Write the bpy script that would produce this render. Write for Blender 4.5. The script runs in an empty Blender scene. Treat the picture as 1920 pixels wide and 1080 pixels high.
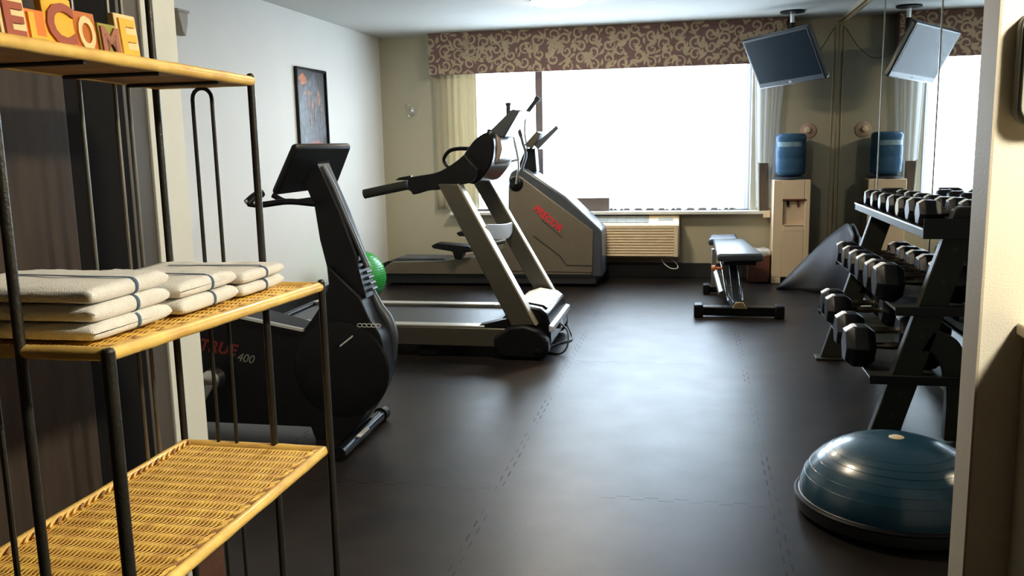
import bpy, bmesh, math, random
from mathutils import Vector, Matrix
random.seed(7)
PI = math.pi
C = bpy.context.scene.collection
D = bpy.data

# ------------------------------------------------------------------ camera frame (metres, room axes)
F = 1650.0; CX = 960.0; CY = 540.0; EYE = 1.34
_y = Vector((340, -276, F)).normalized()
_d = Vector((210, 9800, F)); _d = (_d - _y * _d.dot(_y)).normalized()
_z = -_d
_x = _y.cross(_z)
if _x.x < 0: _x = -_x
def P(px, py, ax, val):
    """point where the sight line of a measured pixel meets the plane axis=val"""
    c = Vector((px - CX, py - CY, F))
    r = Vector((_x.dot(c), _y.dot(c), _z.dot(c)))
    o = Vector((0, 0, EYE))
    return o + r * ((val - o[ax]) / r[ax])
def PY(px, py, Y): return P(px, py, 1, Y)
def xz(pts, Y): return [(P(a, b, 1, Y).x, P(a, b, 1, Y).z) for a, b in pts]

# ------------------------------------------------------------------ materials
def nodes_of(name):
    m = D.materials.new(name); m.use_nodes = True
    nt = m.node_tree; b = nt.nodes['Principled BSDF']
    return m, nt, b
def mat(name, col, rough=.5, metal=0, spec=.5, var=.06, scale=12, bump=0, bscale=60, coat=0, alpha=None, stretch=None, rvar=0, sheen=0):
    m, nt, b = nodes_of(name)
    N = nt.nodes; L = nt.links
    b.inputs['Roughness'].default_value = rough
    b.inputs['Metallic'].default_value = metal
    b.inputs['Specular IOR Level'].default_value = spec
    if coat: b.inputs['Coat Weight'].default_value = coat; b.inputs['Coat Roughness'].default_value = .08
    if sheen: b.inputs['Sheen Weight'].default_value = sheen
    tc = N.new('ShaderNodeTexCoord'); mp = N.new('ShaderNodeMapping')
    if stretch: mp.inputs['Scale'].default_value = stretch
    L.new(tc.outputs['Object'], mp.inputs['Vector'])
    nz = N.new('ShaderNodeTexNoise'); nz.inputs['Scale'].default_value = scale; nz.inputs['Detail'].default_value = 4
    L.new(mp.outputs[0], nz.inputs['Vector'])
    cr = N.new('ShaderNodeValToRGB')
    cr.color_ramp.elements[0].position = .3; cr.color_ramp.elements[1].position = .7
    cr.color_ramp.elements[0].color = tuple(max(0, c * (1 - var)) for c in col) + (1,)
    cr.color_ramp.elements[1].color = tuple(min(1, c * (1 + var)) for c in col) + (1,)
    L.new(nz.outputs['Fac'], cr.inputs['Fac']); L.new(cr.outputs['Color'], b.inputs['Base Color'])
    if rvar:
        mr = N.new('ShaderNodeMapRange'); mr.inputs['To Min'].default_value = max(0, rough - rvar); mr.inputs['To Max'].default_value = min(1, rough + rvar)
        L.new(nz.outputs['Fac'], mr.inputs['Value']); L.new(mr.outputs[0], b.inputs['Roughness'])
    if bump:
        n2 = N.new('ShaderNodeTexNoise'); n2.inputs['Scale'].default_value = bscale; n2.inputs['Detail'].default_value = 3
        L.new(mp.outputs[0], n2.inputs['Vector'])
        bp = N.new('ShaderNodeBump'); bp.inputs['Strength'].default_value = bump; bp.inputs['Distance'].default_value = .01
        L.new(n2.outputs['Fac'], bp.inputs['Height']); L.new(bp.outputs[0], b.inputs['Normal'])
    return m
M = {}
M['wall_white'] = mat('painted_wall_pale', (.80, .79, .75), .6, var=.02, scale=2, bump=.15, bscale=120)
M['wall_beige'] = mat('painted_wall_beige', (.50, .46, .335), .6, var=.03, scale=2, bump=.15, bscale=120)
M['wall_hall'] = mat('painted_wall_hall', (.64, .61, .52), .65, var=.03, scale=3, bump=.12, bscale=220)
M['hall_dark'] = mat('dark_low_bounce_hall', (.05, .042, .034), .7, var=.04)  # unseen hall walls and ceiling, darkened to cut bounce light
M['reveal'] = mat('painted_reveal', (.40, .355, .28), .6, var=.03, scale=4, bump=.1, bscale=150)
M['ceiling'] = mat('ceiling_paint', (.62, .61, .57), .8, var=.02, scale=3, bump=.3, bscale=200)
M['black_base'] = mat('black_rubber_base', (.018, .019, .022), .45, var=.1)
M['brown_wood'] = mat('brown_wood', (.10, .045, .025), .4, var=.3, scale=6, stretch=(1, 1, 8))
M['door'] = mat('dark_brown_door', (.050, .036, .027), .5, var=.25, scale=4, stretch=(6, 6, 1), spec=.12)
M['dark_metal'] = mat('dark_grey_metal_frame', (.075, .065, .055), .5, spec=.3, var=.05)
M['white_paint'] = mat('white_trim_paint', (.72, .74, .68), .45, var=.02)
M['black_gloss'] = mat('black_gloss_plastic', (.004, .0045, .006), .25, var=.15, spec=.25)
M['black_matte'] = mat('black_matte_plastic', (.006, .0065, .008), .42, var=.2, spec=.2)
M['dull_black'] = mat('dull_black_paint', (.006, .005, .005), .8, spec=.08)
M['foam'] = mat('black_foam_grip', (.012, .013, .013), .8, var=.2, bump=.2, bscale=200)
M['rubber'] = mat('black_rubber_hex', (.005, .006, .009), .40, spec=.28, var=.2, bump=.08, bscale=120)
M['slate'] = mat('slate_plastic', (.05, .06, .075), .35, var=.1)
M['belt'] = mat('treadmill_belt', (.022, .024, .03), .42, var=.2, bump=.1, bscale=300)
M['olive'] = mat('olive_grey_metal', (.080, .075, .060), .38, metal=.35, var=.05)
M['beige_shell'] = mat('taupe_plastic_shell', (.130, .110, .082), .42, var=.04)
M['tan_edge'] = mat('tan_edge_metal', (.42, .38, .29), .35, metal=.3, var=.05)
M['rack'] = mat('dark_green_grey_steel', (.022, .024, .019), .5, spec=.3, var=.15)
M['chrome'] = mat('chrome', (.75, .76, .78), .15, metal=1, var=.03)
M['steel'] = mat('brushed_steel', (.55, .55, .55), .3, metal=1, var=.05)
M['rail'] = mat('silver_side_rail', (.62, .62, .60), .32, metal=.6, var=.05)
M['pale_plastic'] = mat('sky_tinted_plastic', (.50, .55, .62), .3, var=.03)  # the brace's pale blue is the window's reflection put into the colour
M['sheen_shell'] = mat('pinkish_sheen_shell', (.34, .28, .26), .38, var=.05)  # pale pink is the window's gloss reflection painted on the console back
M['red'] = mat('red_print', (.55, .03, .04), .5, var=.1)
M['dull_red'] = mat('dull_red_print', (.13, .008, .008), .5)
M['white_print'] = mat('white_print', (.6, .6, .58), .5, var=.05)
M['paper'] = mat('white_paper', (.85, .85, .88), .7, var=.02)
M['towel'] = mat('white_terry', (.94, .93, .89), .95, var=.05, scale=30, bump=.5, bscale=500, sheen=.3)
M['stripe'] = mat('blue_grey_stripe', (.07, .12, .19), .95, var=.15, bump=.3, bscale=400)
M['iron'] = mat('dark_wrought_iron', (.04, .037, .030), .42, metal=.6, var=.2, bump=.15, bscale=150)
M['iron_pale'] = mat('lit_iron_wire', (.16, .15, .125), .35, metal=.7, var=.2)  # same iron, with the back wires' reflected light put into a paler colour
M['wicker'] = mat('golden_wicker', (.95, .52, .105), .5, var=.28, scale=9, bump=.25, bscale=160, stretch=(5, 1, 1))
M['bamboo'] = mat('golden_bamboo', (.94, .57, .15), .42, var=.22, scale=14, bump=.1, coat=.15)
M['cane_dark'] = mat('dark_cane_gaps', (.34, .17, .06), .7, var=.3)
M['cream_plastic'] = mat('cream_plastic', (.78, .64, .44), .45, var=.03)
M['cooler'] = mat('cream_cooler_casing', (.86, .68, .47), .42, var=.02)
M['recess'] = mat('cooler_recess', (.76, .58, .40), .5, var=.03)
M['maroon'] = mat('maroon_detail', (.14, .03, .02), .4)
M['crate'] = mat('reddish_brown_wicker', (.16, .05, .03), .6, var=.5, scale=60, bump=.4, bscale=120)
M['bag'] = mat('white_bag', (.7, .68, .66), .5, var=.04, bump=.3, bscale=25)
M['drape'] = mat('beige_drape', (.52, .45, .31), .9, var=.08, scale=5, stretch=(10, 1, .5))
M['plum'] = mat('plum_brown_cloth', (.20, .115, .105), .85, var=.12, bump=.2, bscale=200)
M['motif'] = mat('tan_scroll_cloth', (.46, .36, .24), .85, var=.12, bump=.2, bscale=200)
M['tv'] = mat('tv_bezel', (.02, .03, .042), .3, var=.1)
M['screen'] = mat('tv_screen', (.006, .013, .020), .22, var=.05, spec=.12)
M['mat'] = mat('dark_slate_mat', (.012, .013, .019), .55, var=.15, bump=.1)
M['pad'] = mat('slate_vinyl_pad', (.045, .055, .075), .34, var=.1, bump=.06, bscale=90)
M['bluedome'] = mat('teal_blue_rubber', (.015, .062, .11), .27, var=.08, scale=5, coat=.15)
M['orange'] = mat('orange_knob', (.6, .18, .05), .4)
M['gold'] = mat('brass_trim', (.50, .38, .20), .35, metal=.8, var=.08)
M['silver_trim'] = mat('aluminium_trim', (.5, .5, .46), .3, metal=.8, var=.05)
M['taupe_frame'] = mat('taupe_window_frame', (.16, .13, .12), .5)
M['greybox'] = mat('grey_enamel', (.30, .31, .27), .5, var=.03)
M['panel_rim'] = mat('grey_rim', (.20, .20, .17), .5)
M['counter'] = mat('tan_laminate', (.50, .42, .28), .4, var=.05)
M['counter_side'] = mat('hall_cabinet', (.40, .36, .26), .6, var=.05)
M['pink'] = mat('pale_peach_plastic', (.52, .36, .27), .5)
M['board'] = mat('grey_brown_board', (.10, .075, .06), .5, var=.3, scale=8, stretch=(8, 8, 1))
M['yellow'] = mat('yellow_paint', (.88, .50, .04), .5, var=.08)
M['cream_p'] = mat('cream_paint', (.88, .66, .33), .55, var=.08)
M['orange_p'] = mat('orange_paint', (.82, .24, .05), .5, var=.08)
M['brick_p'] = mat('brick_red_paint', (.36, .075, .035), .5, var=.12)
M['rust_p'] = mat('rust_orange_paint', (.55, .16, .03), .5, var=.1)
M['olive_p'] = mat('olive_green_paint', (.33, .32, .05), .5, var=.1)
M['mauve_p'] = mat('dusty_red_paint', (.36, .13, .07), .55, var=.1)
M['poster'] = mat('poster_print', (.05, .05, .055), .3, var=.6, scale=9, coat=.4, stretch=(1, 4, 1))
M['poster_hot'] = mat('poster_orange', (.55, .16, .04), .3, var=.4, scale=20)
M['poster_skin'] = mat('poster_pale_orange', (.34, .17, .11), .3, var=.6, scale=40)
M['poster_grey'] = mat('poster_blue_grey', (.11, .115, .14), .3, var=.5, scale=20)
M['poster_red'] = mat('poster_dull_red', (.32, .10, .09), .3, var=.3, scale=30)
M['yellow_worn'] = mat('worn_yellow_sticker', (.40, .35, .16), .5, var=.2)
M['dark_handle'] = mat('dark_knurled_steel', (.16, .14, .11), .38, metal=1, var=.2)
M['badge'] = mat('white_weight_label', (.93, .96, 1.0), .35, var=.04)
M['grey_and_sheen'] = mat('grey_plastic_and_sheen', (.16, .16, .17), .4, var=.1)  # on dumbbell faces the grey is reflected light put into the colour

# green ball: yellow-green side, green body
def ball_mat():
    m, nt, b = nodes_of('green_vinyl_ball'); N = nt.nodes; L = nt.links
    b.inputs['Base Color'].default_value = (.03, .33, .06, 1); b.inputs['Roughness'].default_value = .3
    tc = N.new('ShaderNodeTexCoord'); w = N.new('ShaderNodeTexWave'); w.bands_direction = 'Z'; w.inputs['Scale'].default_value = 16
    bp = N.new('ShaderNodeBump'); bp.inputs['Strength'].default_value = .25; bp.inputs['Distance'].default_value = .004
    L.new(tc.outputs['Object'], w.inputs['Vector']); L.new(w.outputs['Fac'], bp.inputs['Height']); L.new(bp.outputs[0], b.inputs['Normal'])
    return m
M['greenball'] = ball_mat()

def floor_mat():
    m, nt, b = nodes_of('black_rubber_floor_tiles'); N = nt.nodes; L = nt.links
    b.inputs['Specular IOR Level'].default_value = .36
    tc = N.new('ShaderNodeTexCoord'); sp = N.new('ShaderNodeSeparateXYZ'); L.new(tc.outputs['Object'], sp.inputs[0])
    def mth(op, a, bb=None, c=None):
        n = N.new('ShaderNodeMath'); n.operation = op
        for i, v in enumerate((a, bb, c)):
            if v is None: continue
            if isinstance(v, (int, float)): n.inputs[i].default_value = v
            else: L.new(v, n.inputs[i])
        return n.outputs[0]
    def seam(u, v, off, step):
        # distance to grid lines u = off + k*step; the line wobbles like a jigsaw edge along v
        teeth = mth('MULTIPLY', mth('SIGN', mth('SINE', mth('MULTIPLY', v, 2 * PI / .11))), .011)
        w = mth('ADD', mth('SUBTRACT', u, off), teeth)
        d = mth('PINGPONG', w, step / 2)
        return mth('LESS_THAN', d, .0028)
    sx = seam(sp.outputs[0], sp.outputs[1], .313, 1.05)
    sy = seam(sp.outputs[1], sp.outputs[0], 3.205, 2.10)
    nw = N.new('ShaderNodeTexNoise'); nw.inputs['Scale'].default_value = 2.3; L.new(tc.outputs['Object'], nw.inputs['Vector'])
    wear = mth('MULTIPLY', mth('SUBTRACT', nw.outputs['Fac'], .36), 4.0); wear.node.use_clamp = True
    s = mth('MULTIPLY', mth('MAXIMUM', sx, sy), wear)
    n1 = N.new('ShaderNodeTexNoise'); n1.inputs['Scale'].default_value = 1.6; n1.inputs['Detail'].default_value = 8; n1.inputs['Roughness'].default_value = .62
    L.new(tc.outputs['Object'], n1.inputs['Vector'])
    cr = N.new('ShaderNodeValToRGB'); cr.color_ramp.elements[0].color = (.005, .005, .006, 1); cr.color_ramp.elements[1].color = (.024, .016, .012, 1)
    cr.color_ramp.elements[0].position = .35; cr.color_ramp.elements[1].position = .7
    L.new(n1.outputs['Fac'], cr.inputs['Fac'])
    mx = N.new('ShaderNodeMix'); mx.data_type = 'RGBA'; L.new(mth('MULTIPLY', s, .7), mx.inputs['Factor'])
    L.new(cr.outputs[0], mx.inputs['A']); mx.inputs['B'].default_value = (.004, .004, .005, 1)
    L.new(mx.outputs['Result'], b.inputs['Base Color'])
    L.new(mth('MULTIPLY', mth('SUBTRACT', 1.0, mth('MULTIPLY', s, .8)), .235), b.inputs['Specular IOR Level'])
    n2 = N.new('ShaderNodeTexNoise'); n2.inputs['Scale'].default_value = 5; n2.inputs['Detail'].default_value = 6
    L.new(tc.outputs['Object'], n2.inputs['Vector'])
    mr = N.new('ShaderNodeMapRange'); mr.inputs['From Min'].default_value = .3; mr.inputs['From Max'].default_value = .7
    mr.inputs['To Min'].default_value = .345; mr.inputs['To Max'].default_value = .385
    L.new(n2.outputs['Fac'], mr.inputs['Value']); L.new(mr.outputs[0], b.inputs['Roughness'])
    n3 = N.new('ShaderNodeTexNoise'); n3.inputs['Scale'].default_value = 260; n3.inputs['Detail'].default_value = 2
    L.new(tc.outputs['Object'], n3.inputs['Vector'])
    bp = N.new('ShaderNodeBump'); bp.inputs['Strength'].default_value = .12; bp.inputs['Distance'].default_value = .004
    L.new(mth('SUBTRACT', n3.outputs['Fac'], mth('MULTIPLY', s, 1.0)), bp.inputs['Height']); L.new(bp.outputs[0], b.inputs['Normal'])
    return m
M['floor'] = floor_mat()

def see_through(name, tint, transp, body='GLOSSY', rough=.02):
    m = D.materials.new(name); m.use_nodes = True; nt = m.node_tree; N = nt.nodes; L = nt.links
    N.remove(N['Principled BSDF'])
    t = N.new('ShaderNodeBsdfTransparent'); t.inputs[0].default_value = tint
    if body == 'GLOSSY':
        g = N.new('ShaderNodeBsdfGlossy'); g.inputs['Roughness'].default_value = rough
    else:
        g = N.new('ShaderNodeMixShader'); g.inputs[0].default_value = .5
        a = N.new('ShaderNodeBsdfTranslucent'); a.inputs[0].default_value = (.85, .86, .9, 1)
        b2 = N.new('ShaderNodeBsdfDiffuse'); b2.inputs[0].default_value = (.8, .82, .86, 1)
        L.new(a.outputs[0], g.inputs[1]); L.new(b2.outputs[0], g.inputs[2])
    mx = N.new('ShaderNodeMixShader'); mx.inputs[0].default_value = 1 - transp
    L.new(t.outputs[0], mx.inputs[1]); L.new(g.outputs[0], mx.inputs[2])
    L.new(mx.outputs[0], N['Material Output'].inputs[0])
    return m
M['glass'] = see_through('window_glass', (.97, .98, .98, 1), .94)
M['sheer'] = see_through('sheer_voile', (1, 1, 1, 1), .62, 'CLOTH')
def bottle_mat():
    m, nt, b = nodes_of('blue_water_bottle')
    b.inputs['Base Color'].default_value = (.09, .22, .42, 1); b.inputs['Roughness'].default_value = .12
    b.inputs['Transmission Weight'].default_value = .45; b.inputs['IOR'].default_value = 1.2
    return m
M['bottle'] = bottle_mat()
def drape_mat():
    m = D.materials.new('beige_drape_cloth'); m.use_nodes = True; nt = m.node_tree; N = nt.nodes; L = nt.links
    b = N['Principled BSDF']; b.inputs['Roughness'].default_value = .9
    tc = N.new('ShaderNodeTexCoord'); mp = N.new('ShaderNodeMapping'); mp.inputs['Scale'].default_value = (10, 1, .5); L.new(tc.outputs['Object'], mp.inputs[0])
    nz = N.new('ShaderNodeTexNoise'); nz.inputs['Scale'].default_value = 4; L.new(mp.outputs[0], nz.inputs['Vector'])
    cr = N.new('ShaderNodeValToRGB'); cr.color_ramp.elements[0].color = (.56, .50, .36, 1); cr.color_ramp.elements[1].color = (.68, .62, .47, 1)
    L.new(nz.outputs['Fac'], cr.inputs[0]); L.new(cr.outputs[0], b.inputs['Base Color'])
    t = N.new('ShaderNodeBsdfTranslucent'); L.new(cr.outputs[0], t.inputs[0])
    mx = N.new('ShaderNodeMixShader'); mx.inputs[0].default_value = .3
    L.new(b.outputs[0], mx.inputs[1]); L.new(t.outputs[0], mx.inputs[2]); L.new(mx.outputs[0], N['Material Output'].inputs[0])
    return m
M['drape'] = drape_mat()
M['pale_drape'] = see_through('pale_voile', (1, 1, .97, 1), .62, 'CLOTH')
M['bottle_label'] = mat('pale_blue_label', (.22, .36, .45), .4, var=.2, scale=40)
def mirror_mat():
    m, nt, b = nodes_of('mirror_silvering')
    b.inputs['Base Color'].default_value = (.80, .83, .81, 1); b.inputs['Metallic'].default_value = 1; b.inputs['Roughness'].default_value = .012
    return m
M['mirror'] = mirror_mat()
def emit(name, col, s):
    m = D.materials.new(name); m.use_nodes = True; nt = m.node_tree; b = nt.nodes['Principled BSDF']
    b.inputs['Base Color'].default_value = (.9, .88, .8, 1)
    b.inputs['Emission Color'].default_value = col + (1,); b.inputs['Emission Strength'].default_value = s
    return m
M['lampglow'] = emit('warm_lamp_diffuser', (1, .84, .60), 50)
M['hallglow'] = emit('warm_hall_diffuser', (1, .90, .70), 230)

# ------------------------------------------------------------------ mesh builder
class MB:
    def __init__(s): s.v = []; s.f = []; s.m = []; s.mi = 0
    def add(s, vs, fs):
        o = len(s.v); s.v += [Vector(v) for v in vs]
        for f in fs: s.f.append([i + o for i in f]); s.m.append(s.mi)
        return s
    def box(s, a, b, rot=None, piv=None):
        x0, y0, z0 = a; x1, y1, z1 = b
        vs = [Vector(p) for p in ((x0,y0,z0),(x1,y0,z0),(x1,y1,z0),(x0,y1,z0),(x0,y0,z1),(x1,y0,z1),(x1,y1,z1),(x0,y1,z1))]
        if rot is not None:
            c = Vector(piv) if piv else sum(vs, Vector()) / 8
            vs = [rot @ (v - c) + c for v in vs]
        return s.add(vs, [(0,3,2,1),(4,5,6,7),(0,1,5,4),(1,2,6,5),(2,3,7,6),(3,0,4,7)])
    def obox(s, o, u, v, w):
        """box from origin corner o and three edge vectors"""
        o, u, v, w = map(Vector, (o, u, v, w))
        vs = [o, o+u, o+u+v, o+v, o+w, o+u+w, o+u+v+w, o+v+w]
        if u.cross(v).dot(w) > 0: fs = [(0,3,2,1),(4,5,6,7),(0,1,5,4),(1,2,6,5),(2,3,7,6),(3,0,4,7)]
        else: fs = [(0,1,2,3),(7,6,5,4),(4,5,1,0),(5,6,2,1),(6,7,3,2),(7,4,0,3)]
        return s.add(vs, fs)
    def prism(s, poly, a, b, axis=1):
        """poly of 2-D points extruded along axis from a to b; axis 1: (x,z), axis 0: (y,z), axis 2: (x,y)"""
        n = len(poly)
        def mk(p, t):
            return {1: (p[0], t, p[1]), 0: (t, p[0], p[1]), 2: (p[0], p[1], t)}[axis]
        vs = [mk(p, a) for p in poly] + [mk(p, b) for p in poly]
        fs = [list(range(n)), list(range(2*n-1, n-1, -1))] + [(i, i+n, (i+1) % n + n, (i+1) % n) for i in range(n)]
        return s.add(vs, fs)
    def tube(s, pts, r, n=10, close=False):
        pts = [Vector(p) for p in pts]; k = len(pts)
        rr = r if isinstance(r, (list, tuple)) else [r] * k
        rings = []; up = None
        for i, p in enumerate(pts):
            if close: t = (pts[(i+1) % k] - pts[i-1]).normalized()
            else: t = (pts[min(i+1, k-1)] - pts[max(i-1, 0)]).normalized()
            if up is None: up = Vector((0, 0, 1)) if abs(t.z) < .9 else Vector((1, 0, 0))
            up = (up - t * up.dot(t)).normalized(); sd = t.cross(up)
            rings.append([p + (up * math.cos(2*PI*j/n) + sd * math.sin(2*PI*j/n)) * rr[i] for j in range(n)])
        vs = [v for rg in rings for v in rg]; fs = []
        for i in range(k if close else k-1):
            a = i * n; b2 = ((i+1) % k) * n
            for j in range(n): fs.append((a+j, a+(j+1) % n, b2+(j+1) % n, b2+j))
        if not close: fs += [list(range(n-1, -1, -1)), list(range((k-1)*n, k*n))]
        return s.add(vs, fs)
    def lathe(s, prof, c, n=32, axis='z'):
        """prof: (radius, height) pairs turned round an axis through c"""
        c = Vector(c); vs = []; fs = []
        def pt(r, h, a):
            u, w = r * math.cos(a), r * math.sin(a)
            return c + (Vector((u, w, h)) if axis == 'z' else Vector((h, u, w)) if axis == 'x' else Vector((w, h, u)))
        for r, h in prof:
            for j in range(n): vs.append(pt(r, h, 2*PI*j/n))
        for i in range(len(prof) - 1):
            for j in range(n): fs.append((i*n+j, i*n+(j+1) % n, (i+1)*n+(j+1) % n, (i+1)*n+j))
        if prof[0][0] > 1e-6: fs.append(list(range(n-1, -1, -1)))
        if prof[-1][0] > 1e-6: fs.append(list(range((len(prof)-1)*n, len(prof)*n)))
        return s.add(vs, fs)
    def build(s, name, m, parent=None, org=None, bevel=0, seg=2, ang=35, sub=0, smooth=True):
        me = D.meshes.new(name)
        o = D.objects.new(name, me); C.objects.link(o)
        base = Vector((0, 0, 0))
        if parent is not None:
            o.parent = parent; r = parent
            while r is not None: base += r.location; r = r.parent
        elif org is not None:
            o.location = Vector(org); base = Vector(org)
        me.from_pydata([v - base for v in s.v], [], s.f)
        ms = m if isinstance(m, (list, tuple)) else [m]
        for q in ms: me.materials.append(M[q])
        for p, i in zip(me.polygons, s.m): p.material_index = i
        bm = bmesh.new(); bm.from_mesh(me); bmesh.ops.remove_doubles(bm, verts=bm.verts, dist=1e-5)
        bmesh.ops.recalc_face_normals(bm, faces=bm.faces); bm.to_mesh(me); bm.free()
        if smooth:
            me.polygons.foreach_set('use_smooth', [True] * len(me.polygons))
            if not sub: me.set_sharp_from_angle(angle=math.radians(ang))
        if bevel:
            md = o.modifiers.new('bevel', 'BEVEL'); md.width = bevel; md.segments = seg; md.limit_method = 'ANGLE'; md.angle_limit = math.radians(30)
            md.harden_normals = False
        if sub:
            md = o.modifiers.new('sub', 'SUBSURF'); md.levels = sub; md.render_levels = sub
        return o
def tag(o, label, cat, group=None, kind=None):
    if label: o['label'] = label
    if cat: o['category'] = cat
    if group: o['group'] = group
    if kind: o['kind'] = kind
    return o
def thing(name, loc, label, cat, group=None):
    o = D.objects.new(name, None); C.objects.link(o); o.location = loc; o.empty_display_size = .1
    return tag(o, label, cat, group)
def struct(name, mb, m, **k):
    o = mb.build(name, m, **k); o['kind'] = 'structure'; return o
def text_into(mb, txt, size, o, u, v, w, depth=.001, shear=0, bold=0):
    """lay flat lettering with its baseline start at o, along u, upright v, pushed out along w"""
    cu = D.curves.new('t', 'FONT'); cu.body = txt; cu.size = size; cu.shear = shear; cu.offset = bold; cu.resolution_u = 3
    ob = D.objects.new('t', cu); C.objects.link(ob)
    bpy.context.view_layer.update()
    dg = bpy.context.evaluated_depsgraph_get()
    me = D.meshes.new_from_object(ob.evaluated_get(dg))
    o, u, v, w = Vector(o), Vector(u).normalized(), Vector(v).normalized(), Vector(w).normalized()
    vs = [o + u * p.co.x + v * p.co.y for p in me.vertices]
    n = len(vs); fs = [list(p.vertices) for p in me.polygons]
    from collections import Counter
    ec = Counter()
    for f in fs:
        for a, b in zip(f, f[1:] + f[:1]): ec[frozenset((a, b))] += 1
    allv = [q for q in vs] + [q + w * depth for q in vs]
    af = [f[::-1] for f in fs] + [[i + n for i in f] for f in fs]
    for f in fs:
        for a, b in zip(f, f[1:] + f[:1]):
            if ec[frozenset((a, b))] == 1: af.append([a, b, b + n, a + n])
    mb.add(allv, af)
    D.objects.remove(ob); D.curves.remove(cu); D.meshes.remove(me)
    return mb
def arc(c, r, a0, a1, n, plane='xz', y=0):
    out = []
    for i in range(n + 1):
        a = math.radians(a0 + (a1 - a0) * i / n); p, q = c[0] + r * math.cos(a), c[1] + r * math.sin(a)
        out.append((p, y, q) if plane == 'xz' else (y, p, q) if plane == 'yz' else (p, q, y))
    return out
def spline(pts, n=8):
    pts = [Vector(p) for p in pts]; q = [2*pts[0]-pts[1]] + pts + [2*pts[-1]-pts[-2]]; out = []
    for i in range(1, len(q) - 2):
        for k in range(n):
            t = k / n; a, b, c, d = q[i-1], q[i], q[i+1], q[i+2]
            out.append(.5 * ((2*b) + (c-a)*t + (2*a-5*b+4*c-d)*t*t + (3*b-a-3*c+d)*t**3))
    out.append(pts[-1]); return out
def spl2(pts, n=6): return [(p.x, p.y) for p in spline([(a, b, 0) for a, b in pts], n)]

# ------------------------------------------------------------------ room dimensions
XL, XR, YF, YB, H = -3.17, 1.31, 2.36, 8.85, 2.44      # gym: left, mirror face, partition, window wall, ceiling
YN = 2.25; XOL, XOR = -1.46, .68                        # near face of the partition, opening sides
HXL, HXR, HYB = -1.5, 2.4, -1.6                         # hall in front

# floor, ceiling
struct('floor', MB().box((XL-.1, HYB-.1, -.1), (HXR+.1, YB+.2, 0)), 'floor')
struct('ceiling', MB().box((XL-.1, YN+.05, H), (XR+.15, YB+.2, H+.1)), 'ceiling')
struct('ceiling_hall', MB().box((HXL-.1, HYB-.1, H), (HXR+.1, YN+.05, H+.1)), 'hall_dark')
struct('wall_left', MB().box((XL-.1, YN, 0), (XL, YB, H)), 'wall_white')
# window wall with its opening
WX0, WX1, WZ0, WZ1 = -2.42, .545, .665, 2.24
w = MB()
w.box((XL-.1, YB, 0), (WX0, YB+.2, H)).box((WX1, YB, 0), (XR+.15, YB+.2, H)).box((WX0, YB, 0), (WX1, YB+.2, WZ0)).box((WX0, YB, WZ1), (WX1, YB+.2, H))
struct('wall_back', w, 'wall_beige')
struct('wall_right', MB().box((XR+.012, YF, 0), (XR+.12, YB, H)), 'wall_beige')
w = MB()
w.box((XL, YN, 0), (XOL-.002, YF, H)).box((XOR+.002, YN, 0), (HXR, YF, H)).box((XOL-.002, YN, 2.1), (XOR+.002, YF, H))
struct('wall_front', w, 'wall_hall')
# opening reveals
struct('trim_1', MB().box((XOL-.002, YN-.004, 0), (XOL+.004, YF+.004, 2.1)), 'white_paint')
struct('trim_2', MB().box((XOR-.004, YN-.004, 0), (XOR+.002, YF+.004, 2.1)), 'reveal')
# hall walls
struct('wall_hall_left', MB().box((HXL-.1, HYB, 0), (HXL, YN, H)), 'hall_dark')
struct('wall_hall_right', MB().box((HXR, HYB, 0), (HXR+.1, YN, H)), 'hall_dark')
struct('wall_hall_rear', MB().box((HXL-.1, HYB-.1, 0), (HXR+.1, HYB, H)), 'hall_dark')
# dark door leaf, its metal frame beside the reveal
d = MB().box((HXL, .35, .01), (HXL+.045, 1.87, 2.08)).build('door_1', 'door', bevel=.003); d['kind'] = 'structure'
MB().box((HXL+.045, .40, .14), (HXL+.052, .48, 1.95)).build('door_stile', 'door', d)
MB().tube([(HXL+.11, .52, .9), (HXL+.11, .52, 1.15)], .011).tube([(HXL+.05, .52, .92), (HXL+.11, .52, .92)], .009).tube([(HXL+.05, .52, 1.13), (HXL+.11, .52, 1.13)], .009).build('door_handle', 'steel', d)
f = MB().box((HXL, 1.872, 0), (HXL+.035, 2.105, 2.1)).build('trim_3', 'dull_black'); f['kind'] = 'structure'
f = MB().box((HXL, 2.105, 0), (HXL+.036, 2.205, 2.12)).build('trim_4', 'dark_metal', bevel=.003); f['kind'] = 'structure'
f = MB().box((HXL, 2.205, 0), (HXL+.042, YN, 2.12)).build('trim_5', 'white_paint', bevel=.002); f['kind'] = 'structure'
# baseboards
b = MB().box((XL, YB-.015, 0), (XR-.02, YB, .143)).build('baseboard_back', 'black_base', bevel=.004); b['kind'] = 'structure'
b = MB().box((XL, YF, 0), (XL+.015, YB-.015, .143)).build('baseboard_left', 'black_base', bevel=.004); b['kind'] = 'structure'
b = MB().box((XOL-.0, YN-.02, 0), (XOL+.02, YF+.02, .125)).build('baseboard_opening', 'brown_wood', bevel=.006); b['kind'] = 'structure'

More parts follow.
